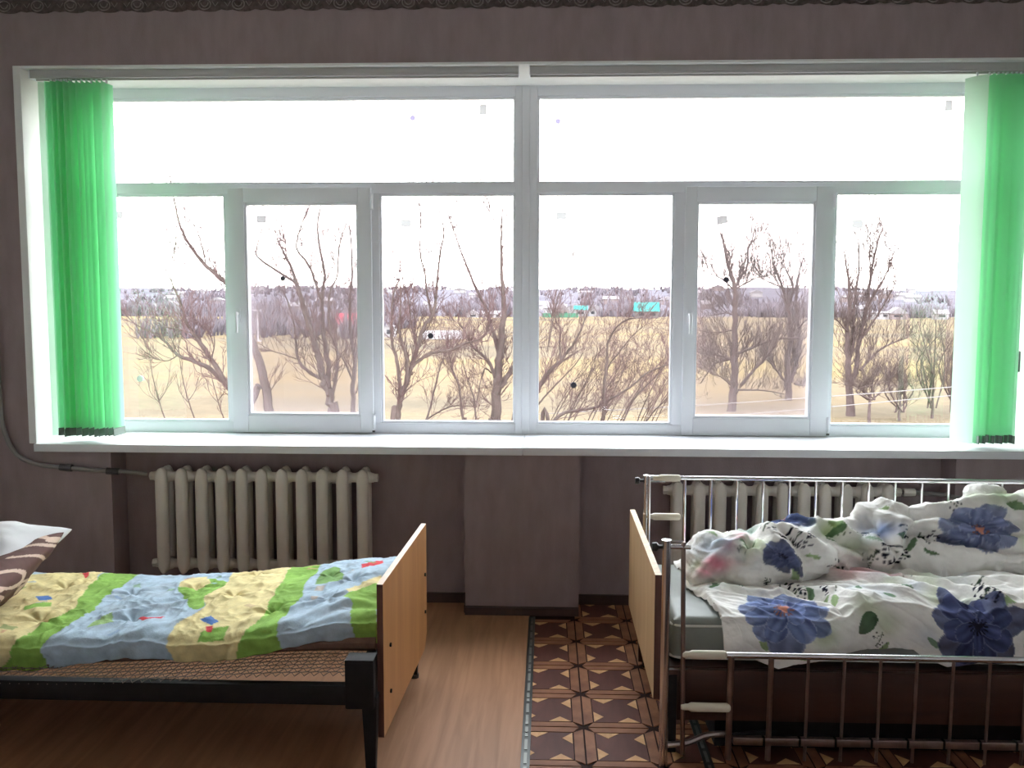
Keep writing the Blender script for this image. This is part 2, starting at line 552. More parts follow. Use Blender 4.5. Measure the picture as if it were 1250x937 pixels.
# wallpaper border along the ceiling with a scalloped lower edge
sc_pts = []
x = -3.29
step = .0295
k = 0
while x < 3.29:
    ph = k % 6
    low = {0: .006, 1: .016, 2: .004, 3: .012, 4: -.006, 5: .012}[ph]
    sc_pts.append((x, 3.176 + low + (.010 if k % 2 == 0 else -.006)))
    x += step
    k += 1
border = MB().prism(sc_pts + [(3.29, CEIL - .002), (-3.29, CEIL - .002)], 1, -.003, 0).build('wallpaper_border', M['border'], smooth=False)
tag(border, 'dark brown scalloped paper border running along the top of the wall', 'wallpaper border')


def rosette_mesh():
    b = MB()
    ang = np.linspace(0, 2 * math.pi, 17)
    b.tube([(.032 * math.cos(a), 0, .026 * math.sin(a)) for a in ang], .0035, 5, cap=False)
    ang = np.linspace(math.pi * 1.05, math.pi * 1.95, 9)
    b.tube([(.020 * math.cos(a), 0, .012 + .024 * math.sin(a)) for a in ang], .003, 5)
    for s in (-1, 1):
        b.tube([(s * .040, 0, .014), (s * .056, 0, -.010), (s * .072, 0, .010)], .0025, 5)
    return b.mesh('border_rosette', M['rosette'])


RM = rosette_mesh()
for q in range(37):
    link('border_rosette', RM, border, (-3.20 + q * .177, -.0035, 3.218))

# ------------------------------------------------------------------ windows
MULL = (-.147, -.104)


def bead(b, x0, x1, z0, z1, y=.468, t=.014, yb=.50):
    """glazing bead round a pane whose visible glass is x0..x1, z0..z1"""
    b.box(x0 - t, x0, y, yb, z0 - t, z1 + t)
    b.box(x1, x1 + t, y, yb, z0 - t, z1 + t)
    b.box(x0, x1, y, yb, z0 - t, z0)
    b.box(x0, x1, y, yb, z1, z1 + t)


def make_window(n, fx0, fx1, fixed_a, sash, sash_glass, fixed_b, top, hinge_right, label, stickers, dots):
    """fx: outer frame; fixed/top: visible glass spans in x; sash: outer span of the opening leaf"""
    zb, zt = .905, 2.905
    tz0, tz1 = 2.29, 2.37
    f = MB()
    g = .014
    f.box(fx0, fixed_a[0] - g, YF, YF + .075, zb, zt)
    f.box(fixed_b[1] + g, fx1, YF, YF + .075, zb, zt)
    f.box(fixed_a[0] - g, fixed_b[1] + g, YF, YF + .075, zb, .99 - g)
    f.box(fixed_a[0] - g, fixed_b[1] + g, YF, YF + .075, 2.83 + g, zt)
    f.box(fixed_a[0] - g, fixed_b[1] + g, YF, YF + .075, tz0 + g, tz1 - g)
    f.box(fixed_a[1] + g, sash[0] + .03, YF, YF + .075, .99 - g, tz0 + g)
    f.box(sash[1] - .03, fixed_b[0] - g, YF, YF + .075, .99 - g, tz0 + g)
    win = f.build('window_%d' % n, M['pvc'], bevel=.003)
    tag(win, label, None, None, 'structure')
    for (gx, gz) in ((fixed_a, (.99, tz0)), (fixed_b, (.99, tz0)), (top, (tz1, 2.83))):
        b = MB()
        bead(b, gx[0], gx[1], gz[0], gz[1])
        b.build('glazing_bead', M['pvc'], win, bevel=.003)
        MB().box(gx[0] - .008, gx[1] + .008, .498, .504, gz[0] - .008, gz[1] + .008).build('pane', M['glass'], win, smooth=False)
    # opening leaf
    s = MB()
    ys, yb = YF - .022, YF + .05
    gx0, gx1, gz0, gz1 = sash_glass
    s.box(sash[0], gx0 - g, ys, yb, .918, 2.335)
    s.box(gx1 + g, sash[1], ys, yb, .918, 2.335)
    s.box(gx0 - g, gx1 + g, ys, yb, .918, gz0 - g)
    s.box(gx0 - g, gx1 + g, ys, yb, gz1 + g, 2.335)
    leaf = s.build('sash', M['pvc'], win, bevel=.004)
    b = MB()
    bead(b, gx0, gx1, gz0, gz1, ys + .008, .014, .495)
    b.build('glazing_bead', M['pvc'], leaf, bevel=.003)
    MB().box(gx0 - .008, gx1 + .008, .488, .494, gz0 - .008, gz1 + .008).build('pane', M['glass'], leaf, smooth=False)
    MB().box(gx0 - .03, gx1 + .03, .545, .546, gz0 - .03, gz1 + .03).build('insect_screen', M['screen'], win, smooth=False)
    hx = (sash[0] + gx0 - g) / 2 if hinge_right else (sash[1] + gx1 + g) / 2
    h = MB()
    h.box(hx - .014, hx + .014, ys - .008, ys, 1.56, 1.64)
    h.tube([(hx, ys - .006, 1.615), (hx, ys - .040, 1.615)], .009, 8)
    h.tube([(hx, ys - .040, 1.622), (hx + .002, ys - .046, 1.60), (hx + .002, ys - .046, 1.505)], [.010, .011, .009], 8)
    h.build('handle', M['pvc'], leaf)
    ex = sash[1] + .004 if hinge_right else sash[0] - .004
    for hz in (.985, 2.255):
        q = MB()
        q.tube([(ex, ys - .006, hz - .04), (ex, ys - .006, hz + .04)], .0075, 8)
        q.box(ex - .010, ex + .010, ys - .003, ys + .004, hz - .046, hz + .046)
        q.build('hinge', M['pvc'], leaf)
        if hz < 1.2:
            MB().box(ex - .009, ex + .006, ys - .008, ys + .002, hz - .060, hz - .050).build('hinge_pin', M['dark_joint'], leaf)
    for (sx, sz, sw, sh, rot) in stickers:
        c_, s_ = math.cos(rot), math.sin(rot)
        b = MB()
        b.add([(sx + c_ * u - s_ * v, .481, sz + s_ * u + c_ * v) for u, v in ((-sw, -sh), (sw, -sh), (sw, sh), (-sw, sh))], [(0, 1, 2, 3)])
        b.build('label_square', M['label'], win, smooth=False)
    for (sx, sz, rr, white) in dots:
        if white == 2:
            b = MB()
            b.add([(sx + rr * math.cos(a), .481, sz + rr * math.sin(a)) for a in np.linspace(0, 2 * math.pi, 16, endpoint=False)], [tuple(range(16))])
            b.build('round_sticker', M['lilac_plug'], win, smooth=False)
            continue
        MB().tube([(sx, .479, sz), (sx, .486, sz)], rr, 14).build('round_plug', M['white_plug' if white else 'plug'], win)
    return win


SH, SV = (.030, .021), (.021, .030)
win1 = make_window(1, OX0, MULL[0], (-2.70, -1.881), (-1.842, -1.013), (-1.738, -1.102, 1.033, 2.238), (-.956, -.198), (-2.70, -.198), True,
                   'left white plastic window with one opening leaf and a wide top light',
                   [(-.371, 2.774, .021, .030, 0), (-2.509, 2.186, .03, .022, 0), (-1.661, 2.161, .028, .020, 0), (-.818, 2.136, .030, .021, 0)],
                   [(-.775, 2.73, .016, 2), (-1.543, 1.819, .014, 0), (-.679, 1.487, .017, 0), (-2.41, 1.228, .019, 1)])
win2 = make_window(2, MULL[1], OX1, (-.048, .708), (.778, 1.609), (.856, 1.496, 1.033, 2.238), (1.636, 2.45), (-.048, 2.45), True,
                   'right white plastic window with one opening leaf and a wide top light',
                   [(2.235, 2.781, .021, .030, 0), (.077, 2.177, .030, .021, 0), (.993, 2.152, .031, .022, .16), (1.755, 2.128, .031, .022, -.05)],
                   [(.055, 2.707, .016, 2), (.155, 1.203, .018, 0), (1.023, 1.813, .016, 0)])
MB().box(MULL[0], MULL[1], YF - .004, YF + .07, .905, 2.905).build('joint_cover', M['pvc'], win1, bevel=.004)
# two sill boards that meet at the middle
MB().box(OX0 + .004, -.128, -.035, YF + .01, .872, .914).build('window_sill', M['sill'], win1, bevel=.004)
MB().box(-.126, OX1 - .004, -.037, YF + .01, .873, .9155).build('window_sill', M['sill'], win2, bevel=.004)


# ------------------------------------------------------------------ vertical blinds
def blind(x0, x1, slats, label):
    r = empty('vertical_blind', (x0, .07, 2.865))
    tag(r, label, 'blind')
    h = MB()
    h.box(x0, x1, .024, .092, 2.868, 2.900)
    h.box(x0, x1, .024, .031, 2.858, 2.868)
    h.box(x0, x1, .085, .092, 2.858, 2.868)
    h.build('head_rail', M['rail_plastic'], r, bevel=.002)
    MB().box(x0 - .004, x0, .022, .094, 2.855, 2.900).build('end_cap', M['pvc'], r)
    MB().box(x1, x1 + .004, .022, .094, 2.855, 2.900).build('end_cap', M['pvc'], r)
    for (sx, ang, width, m, zb) in slats:
        b = MB()
        u = np.linspace(-1, 1, 7)
        zz = np.linspace(zb, 2.842, 3)
        P = np.zeros((7, 3, 3))
        ca, sa = math.cos(ang), math.sin(ang)
        for i, uu in enumerate(u):
            t = uu * width / 2
            bow = .006 * (1 - uu * uu)
            P[i, :, 0] = sx + ca * t - sa * bow
            P[i, :, 1] = .07 + sa * t + ca * bow
            P[i, :, 2] = zz
        b.grid(P)
        s = b.build('slat', M[m], r)
        if m == 'slat_green':
            q = MB()
            dx, dy = ca * width * .5, sa * width * .5
            nx, ny = -sa * .0022, ca * .0022
            q.prism([(sx - dx - nx, .07 - dy - ny), (sx + dx - nx, .07 + dy - ny), (sx + dx + nx - sa * .006, .07 + dy + ny + ca * .006), (sx - dx + nx, .07 - dy + ny)], 2, zb + .001, zb + .043)
            q.build('weight', M['slat_weight'], s, smooth=False)
        MB().box(sx - .004, sx + .004, .066, .074, 2.838, 2.862).build('hanger', M['pvc'], s)
    return r


rnd = random.Random(5)
LS = [(-2.655, math.radians(40), .127, 'slat_lit', .952)]
for i in range(3):
    LS.append((-2.612 + i * .030, math.radians(44 + 5 * i), .127, 'slat_green', .951 + rnd.uniform(-.003, .003)))
for i in range(11):
    a = 58 + 44 * min(1, i / 5.0) + rnd.uniform(-5, 5)
    LS.append((-2.625 + i * .0275, math.radians(a - 10), .127, 'slat_green', .950 + rnd.uniform(-.004, .004)))
blind(-2.742, -.157, LS, 'green vertical blind drawn to the left side of the window')
RS = []
for i in range(9):
    RS.append((2.262 + i * .0225, math.radians(97 + rnd.uniform(-6, 6)), .127, 'slat_green', .948 + rnd.uniform(-.004, .004)))
RS.append((2.200, math.radians(126), .127, 'slat_lit', .944))
blind(-.095, 2.52, RS, 'green vertical blind drawn to the right side of the window')


# ------------------------------------------------------------------ radiators and pipes
def section_mesh():
    b = MB()
    def column(yc, wx, wy):
        prof = [(.0, .30), (.012, .62), (.03, .86), (.055, 1.0), (.53, 1.0), (.553, .93), (.572, .72), (.584, .42), (.588, .12)]
        n = 14
        rows = []
        for z, s in prof:
            ring = []
            for k in range(n):
                a = 2 * math.pi * k / n
                ca, sa = math.cos(a), math.sin(a)
                ex = .6
                ring.append((s * wx * math.copysign(abs(ca) ** ex, ca), yc + (.55 + .45 * s) * wy * math.copysign(abs(sa) ** ex, sa), z))
            ring.append(ring[0])
            rows.append(ring)
        b.grid(np.array(rows), flip=True)
    column(-.040, .032, .028)
    column(.040, .032, .028)
    for z in (.045, .535):
        b.tube([(-.0553, 0, z), (-.045, 0, z), (-.03, 0, z), (.03, 0, z), (.045, 0, z), (.0553, 0, z)], [.026, .026, .034, .034, .026, .026], 14)
        b.box(-.024, .024, -.040, .040, z - .02, z + .022)
    return b.mesh('section', M['iron'], ang=50)


SM = section_mesh()


def radiator(x0, n, y, z, pitch, label):
    r = empty('radiator', (x0 + n * pitch / 2, y, z))
    tag(r, label, 'radiator')
    for i in range(n):
        o = link('section', SM, r, (x0 + (i + .5) * pitch, y, z))
        o.scale = (pitch / .1106, 1, 1)
    for sx, d in ((x0, -1), (x0 + n * pitch, 1)):
        for zz in (z + .045, z + .535):
            MB().tube([(sx, y, zz), (sx + d * .022, y, zz)], .024, 6).build('end_plug', M['iron'], r)
    for k in (2, n - 3):
        MB().box(x0 + (k + 1) * pitch - .012, x0 + (k + 1) * pitch + .012, y, .18, z + .50, z + .515).build('wall_bracket', M['iron'], r)
    return r


radiator(-2.168, 11, .085, .188, .1112, 'cream cast iron radiator behind the bed with the patchwork quilt')
radiator(.655, 11, .085, .135, .1112, 'cream cast iron radiator behind the chrome railed bed')


def smooth_path(pts, n=8):
    pts = [np.array(p, float) for p in pts]
    out = []
    P = [pts[0]] + pts + [pts[-1]]
    for i in range(1, len(P) - 2):
        for t in np.linspace(0, 1, n, endpoint=False):
            a, b, c, d = P[i - 1], P[i], P[i + 1], P[i + 2]
            out.append(.5 * ((2 * b) + (-a + c) * t + (2 * a - 5 * b + 4 * c - d) * t * t + (-a + 3 * b - 3 * c + d) * t ** 3))
    out.append(pts[-1])
    return np.array(out)


pp = smooth_path([(-2.20, .06, .738), (-2.30, -.005, .762), (-2.431, -.022, .770), (-2.62, -.022, .785), (-2.76, -.022, .800), (-2.873, -.022, .85), (-2.935, -.022, .96), (-2.957, -.022, 1.15), (-2.960, -.022, 1.8), (-2.960, -.022, 3.3)])
r = MB().tube(pp, .0125, 10).build('heating_pipe', M['pipe'])
tag(r, 'grey heating pipe curving from the left radiator up the wall', 'pipe')
for p0, p1 in (((-2.575, -.022, .782), (-2.64, -.022, .787)), ((-2.32, -.012, .763), (-2.385, -.021, .768))):
    MB().tube([p0, p1], .019, 10).build('coupling', M['dark_joint'], r)
pp = smooth_path([(1.90, .085, .670), (2.0, .085, .668), (2.12, .05, .664), (2.19, -.022, .662), (2.5, -.022, .66), (3.25, -.022, .655)])
r = MB().tube(pp, .0125, 10).build('heating_pipe', M['pipe'])
tag(r, 'grey heating pipe leaving the right radiator along the wall', 'pipe')
MB().tube([(1.915, .085, .670), (1.975, .085, .669)], .022, 10).build('valve', M['iron'], r)


# ------------------------------------------------------------------ cloth colours and noise
def fbm(P, f, seed=0.0, octv=3):
    out = np.empty(len(P))
    for i, p in enumerate(P):
        out[i] = noise.fractal(Vector((p[0] * f + seed, p[1] * f + seed * .7, p[2] * f)), 1.0, 2.0, octv)
    return out


def inside(poly, X, Y):
    poly = np.asarray(poly)
    r = np.zeros(X.shape, bool)
    j = len(poly) - 1
    for i in range(len(poly)):
        xi, yi = poly[i]
        xj, yj = poly[j]
        r ^= ((yi > Y) != (yj > Y)) & (X < (xj - xi) * (Y - yi) / (yj - yi + 1e-12) + xi)
        j = i
    return r


def set_print(me, col):
    a = me.color_attributes.new('print', 'FLOAT_COLOR', 'POINT')
    a.data.foreach_set('color', np.concatenate([col, np.ones((len(col), 1))], 1).astype(np.float32).ravel())


def lin(r, g, b):
    return np.array(srgb(r, g, b)[:3])


def ridge(X, Y, segs, wdt, h):
    """sum of soft creases along polylines"""
    out = np.zeros(X.shape)
    for s in segs:
        hh = s[0] * h
        pts = np.array(s[1:], float)
        best = np.full(X.shape, 9.0)
        for (a, b) in zip(pts[:-1], pts[1:]):
            d = b - a
            t = np.clip(((X - a[0]) * d[0] + (Y - a[1]) * d[1]) / (d @ d), 0, 1)
            best = np.minimum(best, np.hypot(X - a[0] - t * d[0], Y - a[1] - t * d[1]))
        out += hh * np.exp(-(best / wdt) ** 2)
    return out


# ------------------------------------------------------------------ the left bed
bed = empty('metal_bed', (-1.5, -1.28, 0))
tag(bed, 'black metal framed bed with orange wooden footboard, left of the floor strip', 'bed')


def slanted_board(xa, ya, xb, yb, z0, z1, t, mats, name, parent, clip=.0):
    """an upright board between (xa,ya) and (xb,yb), thickness t towards +x; face, top edge, side edge materials"""
    d = np.array([xb - xa, yb - ya])
    L = np.linalg.norm(d)
    d /= L
    n = np.array([d[1], -d[0]]) * t
    b = MB()
    prof = [(0, z0), (L - clip, z0), (L, z0 + clip), (L, z1), (0, z1)] if clip else [(0, z0), (L, z0), (L, z1), (0, z1)]
    k = len(prof)
    va = [(xa + d[0] * s, ya + d[1] * s, z) for s, z in prof]
    vb = [(p[0] + n[0], p[1] + n[1], p[2]) for p in va]
    b.add(va + vb, [tuple(range(k))[::-1] if False else tuple(range(k))], 0)
    b.add(va + vb, [tuple(range(k, 2 * k))[::-1]], 0)
    for i in range(k):
        j = (i + 1) % k
        mi = 1 if i == k - 2 else 2
        b.add(va + vb, [(i, k + i, k + j, j)], mi)
    me = b.mesh(name, mats, smooth=False)
    bm = bmesh.new()
    bm.from_mesh(me)
    bmesh.ops.remove_doubles(bm, verts=bm.verts, dist=1e-5)
    bmesh.ops.recalc_face_normals(bm, faces=bm.faces)
    bm.to_mesh(me)
    bm.free()
    return link(name, me, parent)


fb = slanted_board(-.597, -1.71, -.562, -.81, .13, .69, .022, [M['veneer'], M['veneer_edge'], M['veneer_side']], 'footboard', bed, clip=.06)
for yy, zz in ((-1.60, .255), (-1.60, .43), (-.86, .30), (-.86, .47)):
    xx = -.597 + (yy + 1.71) / .9 * .035 + .022
    MB().tube([(xx - .002, yy, zz), (xx + .006, yy, zz)], .008, 8).build('bolt', M['black'], fb)
for yb, ys_ in ((-1.775, -1.735), (-.80, -.76)):
    MB().box(-2.625, -.645, yb, ys_, .275, .345).build('side_rail', M['black'], bed, bevel=.004)
MB().box(-.700, -.598, -1.778, -1.70, .262, .440).build('corner_bracket', M['black'], bed, bevel=.006)
MB().box(-.700, -.570, -.84, -.77, .262, .462).build('corner_bracket', M['black'], bed, bevel=.006)
MB().box(-.66, -.615, -1.72, -.80, .33, .40).build('cross_bar', M['black'], bed, bevel=.004)
MB().box(-2.60, -2.56, -1.74, -.78, .33, .40).build('cross_bar', M['black'], bed, bevel=.004)


def taper_leg(x, y, z1, w1, w0, parent):
    b = MB()
    v = [(x - w0, y - w0, 0), (x + w0, y - w0, 0), (x + w0, y + w0, 0), (x - w0, y + w0, 0),
         (x - w1, y - w1, z1), (x + w1, y - w1, z1), (x + w1, y + w1, z1), (x - w1, y + w1, z1)]
    b.add(v, [(0, 3, 2, 1), (4, 5, 6, 7), (0, 1, 5, 4), (1, 2, 6, 5), (2, 3, 7, 6), (3, 0, 4, 7)])
    o = b.build('leg', M['black'], parent, bevel=.003)
    MB().tube([(x, y, 0), (x, y, .018)], w0 * 1.5, 10).build('rubber_foot', M['black_plastic'], o)
    return o


taper_leg(-.618, -1.735, .30, .028, .016, bed)
taper_leg(-.590, -.87, .30, .026, .014, bed)
taper_leg(-2.58, -1.735, .34, .026, .016, bed)
taper_leg(-2.58, -.80, .34, .026, .016, bed)
MB().box(-2.655, -2.625, -1.76, -.78, .12, .95).build('headboard', M['veneer'], bed, bevel=.004)


def smooth01(t):
    t = np.clip(t, 0, 1)
    return t * t * (3 - 2 * t)


def sag(x):
    return .065 * smooth01((-.7 - np.asarray(x, float)) / 1.1)


# the woven spring wire: rows of interlocking zigzag wires, sagging with the mattress
wm = MB()
xs = np.arange(-2.56, -.66, .017)
for k in range(34):
    yy = -1.765 + k * .017 if k < 16 else -1.765 + 16 * .017 + (k - 16) * .045
    z = .385 - sag(xs) * .75 + np.where(np.arange(len(xs)) % 2 == 0, .003, -.003)
    y = yy + np.where((np.arange(len(xs)) + k) % 2 == 0, .011, -.011)
    wm.tube(np.stack([xs, y, z], 1), .0021, 3, cap=False)
o = wm.build('spring_mesh', M['wire'], bed)
o['kind'] = 'stuff'

# mattress: a thin brown pad that sags with the mesh
nx, nv = 60, 30
X = np.linspace(-2.56, -.625, nx)
prof = [(-1.59, .402), (-1.605, .415), (-1.605, .435), (-1.59, .452), (-1.2, .462), (-.80, .452), (-.785, .435), (-.785, .415), (-.80, .402), (-1.59, .402)]
P = np.zeros((nx, len(prof), 3))
for i, xx in enumerate(X):
    for j, (yy, zz) in enumerate(prof):
        P[i, j] = (xx, yy, zz - sag(xx))
mb_ = MB().grid(P)
mb_.add(P[0], [tuple(range(len(prof) - 1))])
mb_.add(P[-1], [tuple(range(len(prof) - 1))[::-1]])
tag(mb_.build('mattress', M['ticking']), 'thin brown mattress between the patchwork quilt and the spring mesh', 'mattress')

QUILT = {
 'cream1': [(-2.3, -.72), (-2.07, -.69), (-2.0, -.94), (-1.9, -1.33), (-1.95, -1.45), (-1.97, -1.80), (-2.5, -1.8), (-2.5, -.99)],
 'green1': [(-2.07, -.60), (-1.93, -.60), (-1.85, -.88), (-1.84, -1.13), (-1.82, -1.32), (-1.83, -1.5), (-1.86, -1.66), (-1.84, -1.8), (-2.1, -1.85), (-1.97, -1.71), (-1.95, -1.45), (-1.9, -1.33), (-2.0, -.94)],
 'green2': [(-1.58, -1.07), (-1.48, -.92), (-1.38, -1.02), (-1.34, -1.21), (-1.39, -1.23), (-1.36, -1.37), (-1.4, -1.36)],
 'cream4': [(-1.61, -.9), (-1.53, -.86), (-1.46, -1.0), (-1.47, -1.09), (-1.58, -1.04)],
 'cream2': [(-1.46, -.60), (-1.2, -.60), (-1.11, -1.16), (-1.08, -1.49), (-1.1, -1.80), (-1.35, -1.80), (-1.39, -1.66), (-1.4, -1.52), (-1.34, -1.38), (-1.4, -1.23), (-1.37, -1.08)],
 'green3': [(-1.2, -.60), (-1.06, -.58), (-1.0, -.99), (-1.0, -1.18), (-.97, -1.32), (-.99, -1.55), (-.96, -1.80), (-1.12, -1.80), (-1.1, -1.61), (-1.08, -1.49), (-1.11, -1.16)],
 'leaf': [(-.96, -1.18), (-.98, -.94), (-.94, -.90), (-.91, -.93), (-.86, -1.08), (-.85, -1.18)],
 'red': [(-.81, -.94), (-.73, -.87), (-.72, -.93), (-.79, -1.01)],
 'green5': [(-.8, -1.37), (-.67, -1.21), (-.6, -1.80), (-.68, -1.80), (-.74, -1.46)],
 'cream3': [(-.8, -1.31), (-.69, -1.13), (-.67, -1.23), (-.78, -1.34)],
 'green6': [(-.82, -.55), (-.65, -.55), (-.7, -.73), (-.77, -.74)],
 'red2': [(-2.14, -.79), (-2.12, -.76), (-2.07, -.86), (-2.08, -.89)],
 'blue1': [(-2.13, -1.19), (-2.09, -1.16), (-2.05, -1.21), (-2.09, -1.24)],
 'red3': [(-1.59, -1.42), (-1.49, -1.41), (-1.49, -1.43), (-1.56, -1.46)],
 'pale': [(-1.76, -1.43), (-1.71, -1.37), (-1.68, -1.45), (-1.75, -1.5)],
 'blue2': [(-1.32, -1.49), (-1.28, -1.46), (-1.23, -1.52), (-1.25, -1.55)],
 'green7': [(-1.28, -1.6), (-1.18, -1.56), (-1.17, -1.66), (-1.27, -1.66)],
 'red4': [(-1.27, -1.56), (-1.24, -1.56), (-1.23, -1.6), (-1.25, -1.6)],
 'green8': [(-2.12, -1.30), (-2.03, -1.24), (-2.0, -1.30), (-2.08, -1.36)],
}
QCOL = {'cream': lin(228, 212, 158), 'green': lin(144, 186, 92), 'leaf': lin(122, 158, 96), 'red': lin(214, 76, 84), 'blue': lin(92, 128, 190), 'pale': lin(150, 180, 120)}


def make_quilt():
    nx, nv = 330, 250
    X = np.linspace(-2.57, -.622, nx)
    yf = -1.645 + .018 * np.sin(X * 7.0) + .02 * np.sin(X * 2.3 + 1) + .03 * smooth01((X + .95) / .3) - .04 * smooth01((-1.9 - X) / .4)
    ybk = -.735 + .012 * np.sin(X * 5)
    ztop = .497 - sag(X) + .025 * smooth01((X + 1.1) / .35)
    drop = .090 + .012 * np.sin(X * 9) + .012 * np.sin(X * 3.1 + 2)
    s = np.linspace(0, 1, nv)
    P = np.zeros((nx, nv, 3))
    U = np.zeros((nx, nv, 2))
    for i in range(nx):
        # arc: back drop, top, rounded front, front drop
        L0, L1, L2 = .07, ybk[i] - yf[i], drop[i]
        t = s * (L0 + L1 + L2)
        r = .03
        y = np.where(t < L0, ybk[i], np.where(t < L0 + L1, ybk[i] - (t - L0), yf[i]))
        z = np.where(t < L0, ztop[i] - (L0 - t), np.where(t < L0 + L1, ztop[i], ztop[i] - (t - L0 - L1)))
        # round the two shoulders and let the top swell slightly
        q = np.clip((t - L0) / L1, 0, 1)
        z = z + .022 * np.sin(np.pi * q) - .020 * np.exp(-((t - L0 - L1) / .045) ** 2) - .014 * np.exp(-((t - L0) / .05) ** 2)
        y = y + .016 * np.exp(-((t - L0 - L1) / .04) ** 2) * 1.0
        y = np.where(t > L0 + L1, y + .022 * smooth01((t - L0 - L1) / .09), y)
        P[i, :, 0] = X[i]
        P[i, :, 1] = y
        P[i, :, 2] = z
        U[i, :, 0] = X[i]
        U[i, :, 1] = ybk[i] - (t - L0)
    UX, UY = U[..., 0], U[..., 1]
    flat = np.stack([UX.ravel(), UY.ravel(), np.zeros(nx * nv)], 1)
    n1 = fbm(flat * np.array([1, .8, 1]), 5.0, 3.1, 2).reshape(nx, nv)
    n2 = fbm(flat * np.array([1.0, .55, 1]) + np.stack([.05 * n1.ravel(), .05 * n1.ravel(), 0 * n1.ravel()], 1), 14.0, 7.7, 3).reshape(nx, nv)
    cre = (1 - np.abs(n2)) ** 3
    top = smooth01((UY + 1.72) / .06)
    h = .017 * n1 + .006 * cre - .003
    # tufted dimples with radiating puckers
    for (tx, ty) in ((-1.50, -1.06), (-1.28, -1.22), (-.93, -1.02), (-1.75, -1.12), (-2.1, -1.0), (-1.05, -1.42), (-1.62, -1.40), (-.80, -1.15), (-1.98, -1.42), (-1.30, -.86), (-.86, -1.36)):
        dx, dy = UX - tx, UY - ty
        rr = np.hypot(dx, dy)
        an = np.arctan2(dy, dx)
        h += -.018 * np.exp(-(rr / .035) ** 2) + .0060 * np.exp(-(rr / .11) ** 2) * np.sin(an * 6 + tx * 9) * np.clip(rr / .03, 0, 1)
    # long folds
    h += ridge(UX, UY, [(1, (-1.95, -1.62), (-1.80, -1.42), (-1.62, -1.30), (-1.45, -1.26)), (-.8, (-1.93, -1.55), (-1.75, -1.36), (-1.5, -1.2)),
                        (.8, (-1.55, -1.60), (-1.40, -1.48), (-1.3, -1.30)), (1, (-1.12, -1.55), (-1.0, -1.42), (-.86, -1.36)),
                        (.9, (-.95, -1.60), (-.84, -1.46), (-.70, -1.42)), (-.8, (-.90, -1.62), (-.80, -1.50), (-.66, -1.47)), (.7, (-1.40, -.9), (-1.3, -1.08), (-1.2, -1.1)),
                        (.8, (-2.2, -1.05), (-2.05, -1.1), (-1.95, -1.0))], .026, .012)
    P[..., 2] += h * (.35 + .65 * top)
    P[..., 1] -= (1 - top) * (.010 * n1 + .008 * np.sin(UX * 55 + 3 * n1))
    mb = MB().grid(P)
    me = mb.mesh('quilt', M['quilt'], ang=180)
    jit = .012
    QX = UX + jit * n2
    QY = UY + jit * n1
    base = lin(176, 196, 212)
    col = np.tile(base, (nx * nv, 1))
    wob = fbm(flat, 9, 1.3, 2)
    grey = np.clip(wob * 1.6, 0, 1)[:, None] * .6
    col = col * (1 - grey) + lin(158, 168, 178) * grey
    for k, poly in QUILT.items():
        c = next(v for kk, v in QCOL.items() if k.startswith(kk))
        mk = inside(poly, QX, QY).ravel()
        col[mk] = c * (1 + .22 * wob[mk, None])
    # small block prints and thin dark outlines of the print
    rs = np.random.RandomState(3)
    for _ in range(26):
        a, b = rs.uniform(-2.4, -.65), rs.uniform(-1.7, -.75)
        wv, hv = rs.uniform(.012, .035), rs.uniform(.012, .035)
        th = rs.uniform(0, 3)
        dx, dy = QX - a, QY - b
        mk = ((np.abs(dx * math.cos(th) + dy * math.sin(th)) < wv) & (np.abs(-dx * math.sin(th) + dy * math.cos(th)) < hv * .5)).ravel()
        c = [lin(120, 158, 96), lin(200, 170, 140), lin(140, 165, 200), lin(212, 150, 130)][rs.randint(4)]
        col[mk] = .4 * col[mk] + .6 * c
    set_print(me, col)
    o = link('quilt', me)
    sol = o.modifiers.new('thickness', 'SOLIDIFY')
    sol.thickness = .012
    sol.offset = -1
    tag(o, 'padded quilt printed in cream, green and pale blue on the left bed', 'quilt')


make_quilt()


def pillow(name, label, cat, cx, cyy, cz, lx, ly, th, rot, material, paint=None, seed=0, n=56, pinch=.22):
    """a stuffed case: a superelliptic pad with pointed corners, turned by the matrix rot"""
    b = MB()
    u = np.sin(np.linspace(-1, 1, n) * math.pi / 2)
    A, B = np.meshgrid(u, u, indexing='ij')
    sh_x = A * (1 - pinch * (1 - np.abs(B) ** 1.6) * A * A * .35)
    sh_y = B * (1 - pinch * (1 - np.abs(A) ** 1.6) * B * B * .5)
    prof = (np.clip(1 - A ** 2, 0, 1) * np.clip(1 - B ** 2, 0, 1)) ** .42
    vs = []
    pts = []
    for sgn in (1, -1):
        fl_ = np.stack([(A * lx).ravel(), (B * ly).ravel(), np.full(n * n, seed + sgn * 3.0)], 1)
        n1 = fbm(fl_, 6, seed, 3).reshape(n, n)
        z = sgn * th * prof * (1 + .22 * n1)
        P = np.stack([sh_x * lx, sh_y * ly, z], 2)
        pts.append(P)
        b.grid(P, flip=(sgn < 0))
    me = b.mesh(name, material, ang=180)
    bm = bmesh.new()
    bm.from_mesh(me)
    bmesh.ops.remove_doubles(bm, verts=bm.verts, dist=1e-5)
    bm.to_mesh(me)
    bm.free()
    if paint:
        co_ = np.empty(len(me.vertices) * 3)
        me.vertices.foreach_get('co', co_)
        set_print(me, paint(co_.reshape(-1, 3)))
    o = link(name, me)
    o.matrix_world = Matrix.Translation((cx, cyy, cz)) @ rot.to_4x4()
    tag(o, label, cat)
    return o


